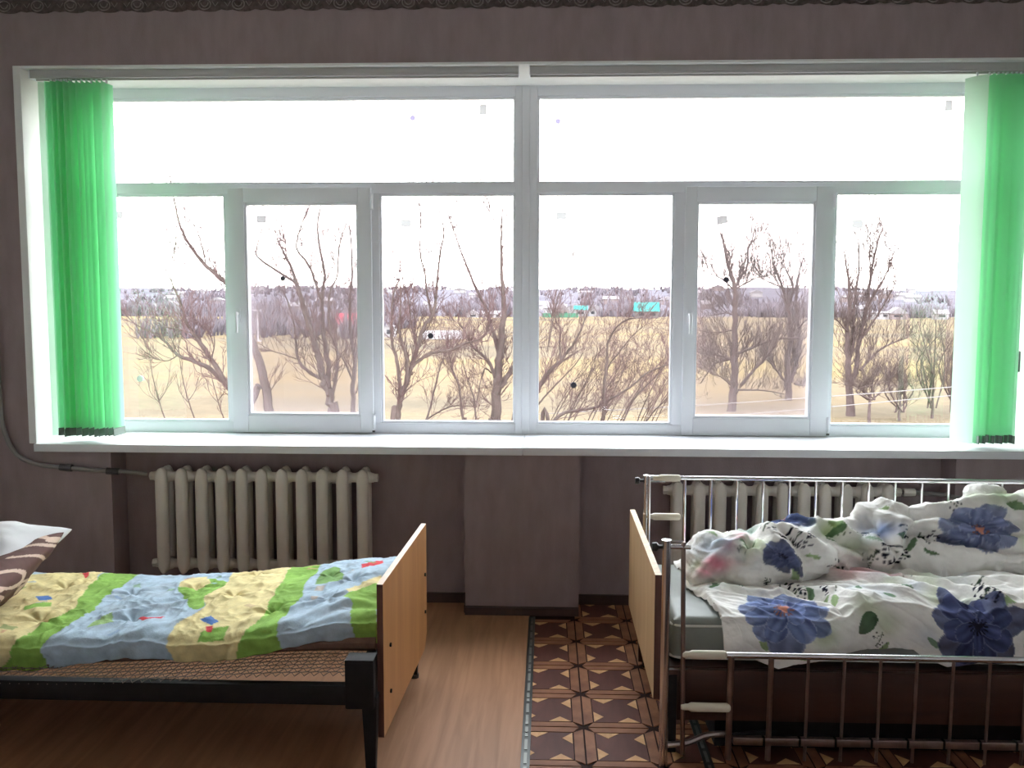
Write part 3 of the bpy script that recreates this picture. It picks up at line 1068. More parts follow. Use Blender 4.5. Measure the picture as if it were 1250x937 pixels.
def damask_paint(P):
    col = np.tile(lin(92, 60, 54), (len(P), 1))
    pale = lin(205, 178, 160)
    # scrolls: arcs of spirals on a loose lattice
    X_, Y_ = P[:, 0], P[:, 1] * .75 + P[:, 2] * 1.5
    for gx in np.arange(-.6, .61, .20):
        for gy in np.arange(-.7, .71, .20):
            ox = gx + (.10 if int(round(gy / .20)) % 2 else 0)
            dx, dy = X_ - ox, Y_ - gy
            rr, an = np.hypot(dx, dy), np.arctan2(dy, dx)
            sp_ = .018 + .015 * ((an + 2.2) % (2 * math.pi))
            mk = (np.abs(rr - sp_) < .010) & (rr < .115)
            col[mk] = pale
            dx2, dy2 = X_ - ox - .06, Y_ - gy - .05
            mk = (np.abs(dx2 + .5 * np.sin(dy2 * 26) * .05) < .009) & (np.abs(dy2) < .08)
            col[mk] = pale
    return col


R1 = Matrix.Rotation(math.radians(-3), 3, 'Z') @ Matrix.Rotation(math.radians(-24), 3, 'Y') @ Matrix.Rotation(math.radians(9), 3, 'X')
R2 = Matrix.Rotation(math.radians(4), 3, 'Z') @ Matrix.Rotation(math.radians(-27), 3, 'Y') @ Matrix.Rotation(math.radians(6), 3, 'X')
pillow('cushion', 'brown cushion with pale scrollwork under the white pillow', 'cushion', -2.365, -1.37, .490, .34, .36, .105, R2, M['damask'], damask_paint, 1.7, n=150, pinch=.12)
pillow('pillow', 'white cotton pillow on top of the brown scrollwork cushion', 'pillow', -2.45, -1.30, .605, .34, .38, .115, Matrix.Rotation(math.radians(-2), 3, 'Z') @ Matrix.Rotation(math.radians(1), 3, 'Y') @ Matrix.Rotation(math.radians(12), 3, 'X'), M['white_cotton'], None, 4.2)

# ------------------------------------------------------------------ the right bed
hb = empty('hospital_bed', (1.4, -1.13, 0))
tag(hb, 'chrome railed hospital bed with pale wooden footboard under a floral sheet', 'bed')
NY, FY = -1.62, -.65
NX, FX = .430, .461
slanted_board(.395, -1.585, .398, -.53, .235, .70, .024, [M['plywood'], M['ply_edge'], M['veneer_side']], 'footboard', hb)
# posts
for (px_, py_, z0_, z1_, rr_) in ((NX, NY, .0, .835, .0165), (FX, FY, .0, .885, .0135)):
    p_ = MB()
    p_.tube([(px_, py_, z0_), (px_, py_, z1_)], rr_, 14)
    p_.tube([(px_, py_, z1_), (px_, py_, z1_ + .004)], rr_ * 1.08, 14)
    po = p_.build('post', M['chrome'], hb)
    kb = MB()
    kz = z1_ - .022
    kb.tube([(px_ - rr_, py_, kz), (px_ - .030, py_, kz)], .007, 10)
    kb.tube([(px_ - .030, py_, kz), (px_ - .036, py_, kz), (px_ - .052, py_, kz)], [.012, .017, .015], 12)
    kb.build('clamp_knob', M['black_plastic'], po)
    MB().tube([(px_, py_, kz), (px_ + .085, py_, kz)], .0085, 10).build('clamp_bar', M['chrome'], po)

# far side rail, raised
rail = MB().tube([(FX + .01, FY, .878), (3.05, FY, .868)], .0105, 12).build('side_rail', M['chrome'], hb)
for i in range(21):
    bx = .637 + i * .1195
    if bx > 3.0:
        break
    MB().tube([(bx, FY, .872), (bx, FY, .36)], .0085 if i < 2 else .0058, 8).build('baluster', M['chrome'], rail)
MB().tube([(FX, FY, .36), (3.05, FY, .36)], .0105, 10).build('lower_bar', M['chrome'], rail)


def grip(x0, x1, y, z, parent):
    q = MB()
    q.tube([(x0, y, z), (x0 + .006, y, z), (x0 + .026, y, z), (x0 + .036, y, z), (x1 - .012, y, z), (x1 - .006, y, z), (x1, y, z)],
           [.008, .0115, .0115, .0165, .0165, .015, .008], 12)
    q.build('grip', M['ivory'], parent)


grip(.490, .618, FY - .004, .877, rail)
grip(.462, .620, FY - .006, .697, rail)
MB().tube([(.474, FY - .014, .888), (.474, FY - .014, .50)], .0058, 8).build('hook_rod', M['chrome'], rail)

# near side rail, lowered
rail = MB().tube([(.500, NY, .419), (3.05, NY, .416)], .0115, 12).build('side_rail', M['chrome'], hb)
for i, bx in enumerate([.668, .811, .943, 1.071, 1.199, 1.327, 1.455, 1.583, 1.711, 1.839, 1.967, 2.095, 2.223, 2.351, 2.479, 2.607]):
    MB().tube([(bx, NY, .416), (bx - .004, NY, .03)], .0115 if i == 0 else (.0098 if i == 1 else .0058), 10).build('baluster', M['chrome_worn'], rail)
grip(.492, .652, NY - .003, .420, rail)
grip(.490, .668, NY - .006, .226, rail)
MB().tube([(.489, NY, .832), (.500, NY, .045)], .0085, 10).build('hook_rod', M['chrome_worn'], rail)
MB().tube([(NX, NY, .833), (.489, NY, .832)], .005, 8).build('rod_link', M['chrome'], rail)
lb = MB().box(.68, 3.05, NY - .012, NY + .012, .088, .116).build('lower_bar', M['chrome_worn'], rail, bevel=.003)
for i in range(11):
    bx = .785 + i * .128
    MB().box(bx, bx + .008, NY - .014, NY + .014, .086, .118).build('clip', M['black'], rail)

# bed frame
MB().box(.43, 2.95, -1.515, -1.49, .125, .318).build('side_panel', M['bed_panel'], hb, bevel=.003)
MB().box(.43, 2.95, -.70, -.675, .02, .318).build('side_panel', M['bed_panel'], hb, bevel=.003)  # carried down almost to the floor to shade the space under the bed
MB().box(.43, 2.95, -1.49, -.70, .285, .322).build('mattress_base', M['bed_panel'], hb)
MB().box(.64, 2.85, -1.485, -.72, .012, .124).build('under_shade_block', M['black'], hb)  # added dark block, keeps the floor under the bed in shade
for yy in (-1.50, -.70):
    for xx in (.47, 2.60):
        lg = MB().box(xx - .02, xx + .02, yy - .02, yy + .02, .0, .30).build('leg', M['black'], hb, bevel=.003)
arm = MB()
arm.tube(smooth_path([(.455, -1.55, .045), (.53, -1.55, .055), (.60, -1.55, .085), (.68, -1.55, .09)]), .012, 8)
arm.build('floor_brace', M['chrome_worn'], hb)
bar = MB()
bar.tube([(.665, NY + .04, .09), (.86, NY + .10, .085)], .016, 6)
bar.build('release_lever', M['black'], hb)

# mattress with white piping
mm = MB()
mm.box(.475, 2.9, -1.445, -.695, .322, .492)
mt = mm.mesh('mattress', M['mattress_grey'], bevel=.035, ang=60)
mt = link('mattress', mt)
tag(mt, 'grey-green vinyl mattress with white piping under the floral sheet', 'mattress')


def loop_pts(x0, x1, y0, y1, r, z):
    out = []
    for cx_, cy_, a0 in ((x1 - r, y1 - r, 0), (x0 + r, y1 - r, 90), (x0 + r, y0 + r, 180), (x1 - r, y0 + r, 270)):
        for a in range(0, 91, 15):
            t = math.radians(a0 + a)
            out.append((cx_ + r * math.cos(t), cy_ + r * math.sin(t), z))
    out.append(out[0])
    return out


for zz in (.462, .338):
    MB().tube(loop_pts(.473, 2.902, -1.447, -.693, .05, zz), .005, 6, cap=False).build('piping', M['piping'], mt)


# floral print
class Print:
    def __init__(self, X, Y):
        self.X, self.Y = X, Y
        self.c = np.tile(lin(249, 247, 243), (len(X), 1))

    def blend(self, mk, c, a=1.0):
        a = (np.asarray(a) * mk).astype(float)[:, None]
        self.c = self.c * (1 - a) + c * a

    def wash(self, cx, cy, r, c, a=.7):
        d = np.hypot(self.X - cx, self.Y - cy) / r
        self.blend(np.exp(-(d ** 2) * 1.6), np.asarray(c), a)

    def petal(self, cx, cy, L, W, th, dark, light, edge):
        dx, dy = self.X - cx, self.Y - cy
        u = (dx * math.cos(th) + dy * math.sin(th)) / L
        v = (-dx * math.sin(th) + dy * math.cos(th)) / W
        prof = np.sqrt(np.clip(u, 0, 1)) * np.sqrt(np.clip(1 - u, 0, 1)) * 2 * (.55 + .45 * np.clip(u, 0, 1))
        q = np.abs(v) / (prof + 1e-6)
        mk = (u > 0) & (u < 1) & (q < 1)
        t = np.clip(.25 + .75 * u * (1 - .5 * q) + .25 * np.sin(v * 9), 0, 1)[:, None]
        cc = dark * (1 - t) + light * t
        rim = (q > .90) | (u > .965)
        self.c[mk] = .08 * self.c[mk] + .92 * cc[mk]
        k = mk & rim
        self.c[k] = .5 * self.c[k] + .5 * edge

    def flower(self, cx, cy, R, rot, dark, light, edge, heart, squash=1.0):
        rs = np.random.RandomState(int(abs(cx * 917 + cy * 331)) + 1)
        for ring, (n, rr, off) in enumerate(((7, 1.0, 0), (7, .80, .45), (5, .52, .1))):
            for k in range(n):
                th = rot + off + 2 * math.pi * k / n + rs.normal(0, .09)
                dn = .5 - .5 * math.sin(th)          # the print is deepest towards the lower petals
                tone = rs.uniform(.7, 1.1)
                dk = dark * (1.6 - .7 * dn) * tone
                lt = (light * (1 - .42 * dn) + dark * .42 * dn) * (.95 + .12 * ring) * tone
                q = R * rr * rs.uniform(.86, 1.1)
                self.petal(cx, cy, q, q * rs.uniform(.34, .46), th, dk, lt, .55 * edge + .45 * lt)
        d = np.hypot(self.X - cx, self.Y - cy)
        an = np.arctan2(self.Y - cy, self.X - cx)
        self.c[d < R * (.10 + .03 * np.sin(an * 3))] = heart
        self.c[(d < R * .2) & (d > R * .11) & (np.sin(an * 14) > .3)] = heart * .45

    def leaf(self, cx, cy, L, W, th, c):
        self.petal(cx, cy, L, W, th, c * .8, c * 1.1, c * 1.6)

    def sprig(self, cx, cy, R, n, rs, c=None):
        c = lin(32, 34, 52) if c is None else c
        for k in range(n):
            a, r = rs.uniform(0, 6.28), R * math.sqrt(rs.uniform(0, 1))
            d = np.hypot((self.X - cx - r * math.cos(a)), (self.Y - cy - r * math.sin(a)) * 1.3)
            self.c[d < R * .11] = c
        an = rs.uniform(0, 6.28)
        dx, dy = self.X - cx, self.Y - cy
        u, v = dx * math.cos(an) + dy * math.sin(an), -dx * math.sin(an) + dy * math.cos(an)
        self.c[(np.abs(v + 4 * u * u) < .0022) & (np.abs(u) < R)] = lin(70, 90, 66)

    def rosebud(self, cx, cy, R):
        d = np.hypot(self.X - cx, self.Y - cy) / R
        an = np.arctan2(self.Y - cy, self.X - cx)
        t = np.clip(.5 + .5 * np.sin(d * 9 + an * 1.0), 0, 1)[:, None]
        cc = lin(222, 132, 150) * (1 - t) + lin(240, 190, 200) * t
        a = np.clip((1 - d) * 4, 0, 1)[:, None]
        self.c = self.c * (1 - a) + cc * a


DK, LT, ED = lin(54, 64, 112), lin(154, 174, 224), lin(212, 220, 240)
HEART = lin(220, 150, 128)
LEAF = lin(86, 124, 78)


def scatter(pr, x0, x1, y0, y1, seed, n=30):
    rs = np.random.RandomState(seed)
    for _ in range(n):
        x_, y_ = rs.uniform(x0, x1), rs.uniform(y0, y1)
        k = rs.randint(5)
        if k == 0:
            pr.wash(x_, y_, rs.uniform(.05, .09), lin(202, 216, 178), .65)
        elif k == 1:
            pr.leaf(x_, y_, rs.uniform(.05, .08), rs.uniform(.015, .024), rs.uniform(0, 6.28), LEAF)
        elif k == 2:
            pr.sprig(x_, y_, rs.uniform(.03, .05), 14, rs)
        elif k == 3:
            pr.wash(x_, y_, rs.uniform(.05, .08), lin(204, 216, 230), .5)
            pr.leaf(x_, y_, .05, .014, rs.uniform(0, 6.28), lin(116, 150, 122))
        else:
            pr.leaf(x_, y_, rs.uniform(.04, .07), .016, rs.uniform(0, 6.28), lin(150, 178, 122))


def make_sheet():
    nx, nv = 420, 300
    x0, x1 = .600, 2.42
    X = np.linspace(x0, x1, nx)
    yb = -.70
    # height of the top near the front edge follows the rumples of the bedding underneath
    swell = .020 + .050 * smooth01((X - 1.05) / .2) * (1 - .5 * smooth01((X - 1.35) / .15)) + .045 * smooth01((X - 1.65) / .2)
    yf = -1.495 + .012 * np.sin(X * 11) + .05 * smooth01((X - 1.0) / .3)
    hem = np.interp(X, [.60, .66, .76, .86, .93, 1.0, 1.2, 1.37, 1.40, 1.48, 1.6, 1.75, 2.42], [.40, .385, .37, .335, .36, .385, .395, .395, .372, .345, .36, .345, .34])
    ztop = .506
    P = np.zeros((nx, nv, 3))
    U = np.zeros((nx, nv, 2))
    s = np.linspace(0, 1, nv)
    for i in range(nx):
        L1 = yb - yf[i]
        L2 = ztop + swell[i] - hem[i]
        t = s * (L1 + L2)
        q = np.clip(t / L1, 0, 1)
        y = np.where(t < L1, yb - t, yf[i])
        ze = ztop + swell[i] * smooth01((q - .25) / .6)
        z = np.where(t < L1, ze, ztop + swell[i] - (t - L1))
        k = np.exp(-((t - L1) / .04) ** 2)
        z = z - .018 * k
        y = y + .016 * k - .028 * smooth01((t - L1) / .12) * (t > L1)
        P[i, :, 0] = X[i]
        P[i, :, 1] = y
        P[i, :, 2] = z
        U[i, :, 0] = X[i]
        U[i, :, 1] = yb - t
    UX, UY = U[..., 0], U[..., 1]
    flat = np.stack([UX.ravel(), UY.ravel(), np.zeros(nx * nv)], 1)
    # wrinkles run from the heap towards the lower right
    c_, s_ = math.cos(math.radians(-38)), math.sin(math.radians(-38))
    rotf = np.stack([(flat[:, 0] * c_ + flat[:, 1] * s_) * .45, (-flat[:, 0] * s_ + flat[:, 1] * c_) * 1.5, flat[:, 2]], 1)
    n1 = fbm(rotf, 7.0, 2.2, 3).reshape(nx, nv)
    n2 = fbm(flat, 5.0, 9.2, 2).reshape(nx, nv)
    h = .020 * ((1 - np.abs(n1)) ** 3 - .4) + .014 * n2
    h += ridge(UX, UY, [(1, (1.40, -.90), (1.55, -1.05), (1.75, -1.22), (1.95, -1.35)), (1, (1.30, -.95), (1.48, -1.12), (1.66, -1.32), (1.78, -1.50)),
                        (.9, (1.20, -1.0), (1.36, -1.15), (1.52, -1.36), (1.58, -1.54)), (-.9, (1.36, -.94), (1.52, -1.10), (1.70, -1.30), (1.84, -1.44)),
                        (-.8, (1.25, -.98), (1.42, -1.14), (1.58, -1.34), (1.66, -1.5)), (.8, (1.62, -.92), (1.80, -1.04), (2.0, -1.14), (2.3, -1.22)),
                        (.7, (.72, -1.20), (.86, -1.26), (1.02, -1.25)), (.7, (1.0, -1.18), (1.14, -1.30), (1.2, -1.46)), (-.7, (.95, -1.2), (1.08, -1.33), (1.12, -1.47))], .018, .034)
    top = smooth01((UY - (yf[:, None] - .02)) / .06)
    P[..., 2] += h * (.15 + .85 * top)
    P[..., 1] -= (1 - top) * (.012 + .016 * np.sin(UX * 14 + 2 * n2) * smooth01((yf[:, None] - UY) / .10) + .012 * np.abs(n1))
    # left hem edge curls down over the mattress end
    e = smooth01((.66 - UX) / .07)
    P[..., 2] -= .022 * e * top
    P[..., 0] += .020 * np.sin(UY * 19) * e + .11 * e * smooth01((-1.15 - UY) / .4)
    me = MB().grid(P).mesh('bed_sheet', M['floral'], ang=180)
    pr = Print(UX.ravel(), UY.ravel())
    scatter(pr, .62, 2.4, -1.75, -.75, 11, 95)
    rs = np.random.RandomState(8)
    pr.wash(1.30, -1.02, .10, lin(236, 150, 160), .85)
    pr.wash(1.40, -1.10, .07, lin(232, 140, 150), .7)
    pr.leaf(.66, -1.20, .09, .025, .4, LEAF)
    pr.leaf(1.16, -1.56, .10, .04, .8, lin(56, 92, 56))
    pr.wash(1.02, -1.56, .07, lin(150, 166, 120), .8)
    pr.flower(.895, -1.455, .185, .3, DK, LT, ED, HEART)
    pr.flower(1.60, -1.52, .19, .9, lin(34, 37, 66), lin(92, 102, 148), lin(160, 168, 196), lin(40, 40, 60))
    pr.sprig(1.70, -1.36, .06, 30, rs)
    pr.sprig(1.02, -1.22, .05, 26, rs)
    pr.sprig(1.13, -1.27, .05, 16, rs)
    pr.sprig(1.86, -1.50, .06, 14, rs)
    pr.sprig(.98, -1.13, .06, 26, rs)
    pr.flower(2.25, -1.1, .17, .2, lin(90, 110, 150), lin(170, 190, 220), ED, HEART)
    set_print(me, pr.c)
    o = link('bed_sheet', me)
    sol = o.modifiers.new('thickness', 'SOLIDIFY')
    sol.thickness = .004
    sol.offset = 1
    tag(o, 'flat floral sheet with blue blooms hanging over the near side of the right bed', 'sheet')


make_sheet()


def make_heap():
    """the rumpled duvet along the far side: overlapping rolls merged by voxel remesh, then creased"""
    bm = bmesh.new()
    def roll(a, b, ra, rb, flat=1.0, k=7):
        a, b = Vector(a), Vector(b)
        for i in range(k):
            t = i / (k - 1)
            p = a.lerp(b, t)
            r = ra + (rb - ra) * t
            bmesh.ops.create_uvsphere(bm, u_segments=24, v_segments=14, radius=1.0,
                                      matrix=Matrix.Translation(p) @ Matrix.Diagonal((r * 1.15, r, r * flat, 1)))
    roll((.74, -.98, .56), (1.06, -.90, .592), .135, .150)
    roll((1.06, -.90, .592), (1.33, -.82, .60), .150, .115)
    roll((.66, -1.05, .535), (.74, -.88, .575), .060, .085)
    roll((.84, -1.06, .575), (1.10, -.98, .60), .100, .100)
    roll((1.20, -.86, .66), (1.36, -.80, .66), .050, .070)
    roll((1.42, -.80, .60), (2.40, -.78, .63), .130, .150, 1.0, 12)
    roll((1.50, -.90, .575), (2.35, -.93, .60), .085, .095, 1.0, 12)
    roll((1.43, -.79, .74), (1.50, -.77, .755), .060, .058)
    roll((1.44, -.92, .64), (1.50, -.82, .72), .070, .080)
    roll((1.70, -.82, .685), (1.96, -.80, .705), .115, .115)
    roll((1.93, -.74, .815), (1.97, -.73, .80), .058, .070)
    roll((2.05, -.78, .735), (2.35, -.77, .74), .10, .12)
    me0 = bpy.data.meshes.new('heap_source')
    bm.to_mesh(me0)
    bm.free()
    tmp = bpy.data.objects.new('heap_source', me0)
    COL.objects.link(tmp)
    rm = tmp.modifiers.new('r', 'REMESH')
    rm.mode = 'VOXEL'
    rm.voxel_size = .0075
    smd = tmp.modifiers.new('s', 'SMOOTH')
    smd.iterations = 6
    smd.factor = .5
    dg = bpy.context.evaluated_depsgraph_get()
    me = bpy.data.meshes.new_from_object(tmp.evaluated_get(dg))
    bpy.data.objects.remove(tmp)
    bpy.data.meshes.remove(me0)
    me.name = 'duvet'
    n = len(me.vertices)
    P = np.empty(n * 3)
    N = np.empty(n * 3)
    me.vertices.foreach_get('co', P)
    me.vertices.foreach_get('normal', N)
    P, N = P.reshape(-1, 3), N.reshape(-1, 3)
    wv = np.stack([fbm(P, 3.2, 1.0, 2), fbm(P, 3.2, 5.0, 2), fbm(P, 3.2, 9.0, 2)], 1)
    VX = P[:, 0] + .035 * wv[:, 1]
    VY = P[:, 1] * .75 + P[:, 2] + .035 * wv[:, 2]
    # long soft folds that run out of the knots of the bunched cloth
    h = ridge(VX, VY, [(1, (.83, -.07), (.71, -.19), (.65, -.28)), (.9, (.93, -.02), (1.02, .0), (1.15, -.09), (1.19, -.16)), (1, (.95, -.05), (.97, -.10), (1.0, -.17), (1.05, -.25)),
                       (.8, (.86, -.09), (.88, -.13), (.91, -.19)), (.9, (1.28, .03), (1.36, -.05), (1.45, -.13)), (.9, (1.22, -.10), (1.33, -.12), (1.44, -.14)), (.5, (.64, -.06), (.72, .0), (.84, .05)),
                       (.8, (1.08, .10), (1.20, .06), (1.30, .06)), (1, (1.54, .09), (1.48, -.03), (1.46, -.12)), (1.1, (1.54, .08), (1.66, .06), (1.84, -.02), (2.12, -.05)), (.8, (1.60, -.05), (1.75, -.08), (1.95, -.13), (2.2, -.14)),
                       (.9, (1.72, .16), (1.86, .20), (2.05, .19)), (.8, (1.56, .0), (1.58, -.10), (1.66, -.20)), (.8, (2.1, .12), (2.2, .03), (2.35, -.02)), (.7, (1.50, .22), (1.60, .16), (1.70, .15)), (.8, (.70, -.12), (.80, -.12), (.86, -.22))], .021, .040)
    h -= ridge(VX, VY, [(1.2, (1.40, .10), (1.43, -.02), (1.47, -.16)), (1, (.88, .02), (.86, -.08), (.80, -.22)), (1, (1.0, .0), (1.06, -.08), (1.10, -.20)), (.9, (1.20, .03), (1.26, -.05), (1.36, -.10)),
                        (1, (1.60, .11), (1.75, .10), (1.92, .05)), (1, (1.56, .02), (1.70, -.01), (1.90, -.09), (2.2, -.10)), (.8, (.76, -.02), (.68, -.12)), (.9, (2.0, .10), (2.1, .04), (2.3, .03))], .020, .036)
    S = np.stack([P[:, 0] * .75 + P[:, 2] * 1.4 + .12 * wv[:, 0], P[:, 1] * .9 + .12 * wv[:, 1], -P[:, 0] * .5 + P[:, 2] * .9], 1)
    a = fbm(S, 7.0, 3.0, 1)
    h += .024 * ((1 - np.abs(a) * 1.6).clip(0, 1) ** 2 - .35) + .020 * wv[:, 0]
    h = .042 * np.tanh(h / .042)
    low = smooth01((P[:, 2] - .50) / .05)
    P2 = P + N * (h * (.35 + .65 * low))[:, None]
    # relax twice along the mesh so the folds stay rounded like quilted cotton
    ed = np.empty(len(me.edges) * 2, np.int32)
    me.edges.foreach_get('vertices', ed)
    ed = ed.reshape(-1, 2)
    deg = np.bincount(ed.ravel(), minlength=n)[:, None]
    for _ in range(2):
        ac = np.zeros_like(P2)
        for q in range(3):
            ac[:, q] = np.bincount(ed[:, 0], P2[ed[:, 1], q], n) + np.bincount(ed[:, 1], P2[ed[:, 0], q], n)
        P2 = .5 * P2 + .5 * ac / deg
    fine = fbm(S, 15.0, 8.0, 2)
    P2 = P2 + N * (.008 * low * ((1 - np.abs(fine) * 2.0).clip(0, 1) ** 2 - .3))[:, None]
    P2[:, 2] = np.maximum(P2[:, 2], .496)
    P2[:, 1] = np.minimum(P2[:, 1], FY - .016)
    me.vertices.foreach_set('co', P2.ravel())
    me.materials.clear()
    me.materials.append(M['floral'])
    me.shade_smooth()
    UX = P[:, 0] + .03 * wv[:, 1]
    UY = 1.4 * (P[:, 1] * .75 + P[:, 2] * 1.0 + .03 * wv[:, 2])
    pr = Print(UX, UY)
    scatter(pr, .55, 2.4, -.6, .42, 21, 110)
    rs = np.random.RandomState(4)
    for (ax_, ay_) in ((.83, -.06), (.79, -.13), (.75, -.21), (.70, -.29), (.67, -.36)):
        pr.wash(ax_, ay_, .038, lin(226, 140, 162), .85)
    pr.wash(.70, -0.182, .10, lin(188, 206, 228), .8)
    pr.wash(.72, -0.322, .06, lin(226, 130, 150), .9)
    pr.wash(.88, 0.056, .07, lin(120, 156, 140), .7)
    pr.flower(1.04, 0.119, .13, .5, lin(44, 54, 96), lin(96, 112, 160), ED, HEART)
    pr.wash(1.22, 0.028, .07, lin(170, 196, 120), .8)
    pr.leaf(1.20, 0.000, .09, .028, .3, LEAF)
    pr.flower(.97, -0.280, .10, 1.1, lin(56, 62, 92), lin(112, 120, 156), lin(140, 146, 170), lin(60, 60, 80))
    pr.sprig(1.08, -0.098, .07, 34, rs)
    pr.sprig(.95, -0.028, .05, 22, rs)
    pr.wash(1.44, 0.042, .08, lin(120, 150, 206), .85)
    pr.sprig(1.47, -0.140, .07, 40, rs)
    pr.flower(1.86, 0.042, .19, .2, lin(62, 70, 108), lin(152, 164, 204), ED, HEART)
    pr.sprig(1.63, -0.028, .06, 30, rs)
    pr.leaf(2.10, 0.196, .10, .03, 2.8, LEAF)
    pr.wash(2.0, 0.280, .08, lin(150, 186, 120), .7)
    set_print(me, pr.c)
    o = link('duvet', me)
    tag(o, 'rumpled floral duvet heaped along the far rail of the right bed', 'duvet')


make_heap()

# ------------------------------------------------------------------ outdoors
GZ = -4.55
g = MB()
gx = np.concatenate([np.linspace(-600, -60, 12), np.linspace(-50, 60, 30), np.linspace(80, 700, 12)])
gy = np.concatenate([np.linspace(.75, 60, 30), np.linspace(70, 420, 24)])
P = np.zeros((len(gx), len(gy), 3))
for i, a in enumerate(gx):
    for j, b in enumerate(gy):
        P[i, j] = (a, b, GZ + .25 * noise.noise(Vector((a * .05, b * .05, 0))) * min(1, b / 10))
g.grid(P, flip=True)
tag(g.build('ground', M['field']), 'field of dry yellow grass outside the window', None, None, 'structure')

hl = MB()
hx = np.linspace(-900, 1000, 120)
hy = np.linspace(400, 1100, 12)
P = np.zeros((len(hx), len(hy), 3))
for i, a in enumerate(hx):
    for j, b in enumerate(hy):
        t = (b - 400) / 700
        top = 21 + 5 * noise.noise(Vector((a * .006, 2.2, 0))) + 2.0 * noise.noise(Vector((a * .03, 5.2, 0)))
        P[i, j] = (a, b, GZ - .3 + (top) * smooth01(t) * 1.05 + (.5 * noise.noise(Vector((a * .11, b * .03, 1.0))) if j else 0))
hl.grid(P, flip=True)
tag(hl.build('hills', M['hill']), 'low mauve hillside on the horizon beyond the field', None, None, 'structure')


def gable_house(x, y, w_, d_, h_, rh, wall, roof, label, cat='house', windows=0, group=None, z=GZ, ridge_x=True, name='house'):
    r = empty(name, (x, y, z))
    tag(r, label, cat, group)
    MB().box(x - w_ / 2, x + w_ / 2, y, y + d_, z - .5, z + h_).build('wall', M[wall], r, smooth=False)
    b = MB()
    e = .06 * w_
    if ridge_x:
        b.prism([(y - e, z + h_), (y + d_ + e, z + h_), (y + d_ / 2, z + h_ + rh)], 0, x - w_ / 2 - e, x + w_ / 2 + e)
    else:
        b.prism([(x - w_ / 2 - e, z + h_), (x + w_ / 2 + e, z + h_), (x, z + h_ + rh)], 1, y - e, y + d_ + e)
    b.build('roof', M[roof], r, smooth=False)
    for k in range(windows):
        wx = x - w_ / 2 + (k + .5) * w_ / windows
        MB().box(wx - .12 * w_ / windows * 2, wx + .12 * w_ / windows * 2, y - .05, y + .02, z + h_ * .35, z + h_ * .75).build('window', M['dark_glass'], r, smooth=False)
    return r


def px_house(px, base, wpx, hpx, rpx, wall, roof, label, windows=0, ridge_x=True, dpt=None, name='house', cat='house'):
    Y = dpt if dpt else 6.23 * F / (base - 369.5) - 4.85
    sc_ = (Y + 4.85) / F
    p = at(px, base, Y)
    return gable_house(p[0], Y, wpx * sc_, max(wpx * sc_ * .7, 3), hpx * sc_, rpx * sc_, wall, roof, label, cat, windows, None, p[2], ridge_x, name)


px_house(790, 388, 27, 8, 11, 'house_grey', 'roof_teal', 'grey house with a bright turquoise roof across the field', 2)
px_house(686, 386.5, 17, 8, 9, 'house_pink', 'roof_grey', 'pinkish gabled house behind the green fence', 2, False)
px_house(709, 386, 15, 8, 5, 'house_white', 'roof_teal', 'pale house with a faded turquoise roof beside the pink gable', 1)
px_house(728, 386, 18, 8, 6, 'house_white', 'roof_grey', 'white house in the middle of the far row', 2, False)
px_house(750, 386, 14, 5, 4, 'house_pink', 'roof_grey', 'low pinkish house left of the turquoise roof', 1)
px_house(577, 388, 14, 5, 5, 'house_white', 'roof_grey', 'white gabled house right of the small field', 1, False)
px_house(600, 388, 22, 5, 4, 'house_white', 'roof_grey', 'long white house behind the middle tree', 3)
px_house(197, 382, 30, 6, 6, 'house_white', 'roof_grey', 'long white house at the far left edge of the field', 3)
px_house(234, 381, 11, 4, 3, 'house_pink', 'roof_grey', 'small pinkish house left of the white barn', 1)
px_house(258, 381, 14, 5, 3, 'house_white', 'roof_grey', 'white barn at the field edge in the left pane', 0)
px_house(425, 412, 29, 16, 14, 'house_white', 'roof_red', 'white house with a red roof behind the left trees', 2)
px_house(940, 383, 22, 5, 4, 'house_white', 'roof_grey', 'pale house behind the two bare trees', 2)
px_house(1071, 389, 27, 7, 2, 'house_white', 'roof_grey', 'long low white shed at the right end of the field', 3, name='shed', cat='shed')
px_house(1097, 389, 22, 6, 8, 'house_pink', 'roof_grey', 'gabled pinkish house right of the low shed', 1, False)
px_house(1150, 389, 16, 6, 5, 'house_white', 'roof_grey', 'white house at the far right behind the blind', 1)
px_house(475, 412, 12, 13, 4, 'house_white', 'roof_grey', 'small white kiosk with a dark opening near the left of the middle pane', 1, False, name='kiosk', cat='kiosk')

# pale polytunnel, half hidden by the trees
ang = np.linspace(0, math.pi, 12)
p = at(542, 413.5, 150)
tun = MB().prism([(p[0] - 5.0 + 0 * a, 0) if False else (150 + 1.6 * math.cos(a), p[2] + 1.45 * math.sin(a)) for a in ang], 0, p[0] - 3.6, p[0] + 3.0)
tag(tun.build('polytunnel', M['white_metal']), 'long white polytunnel in the field behind the middle trees', 'greenhouse')
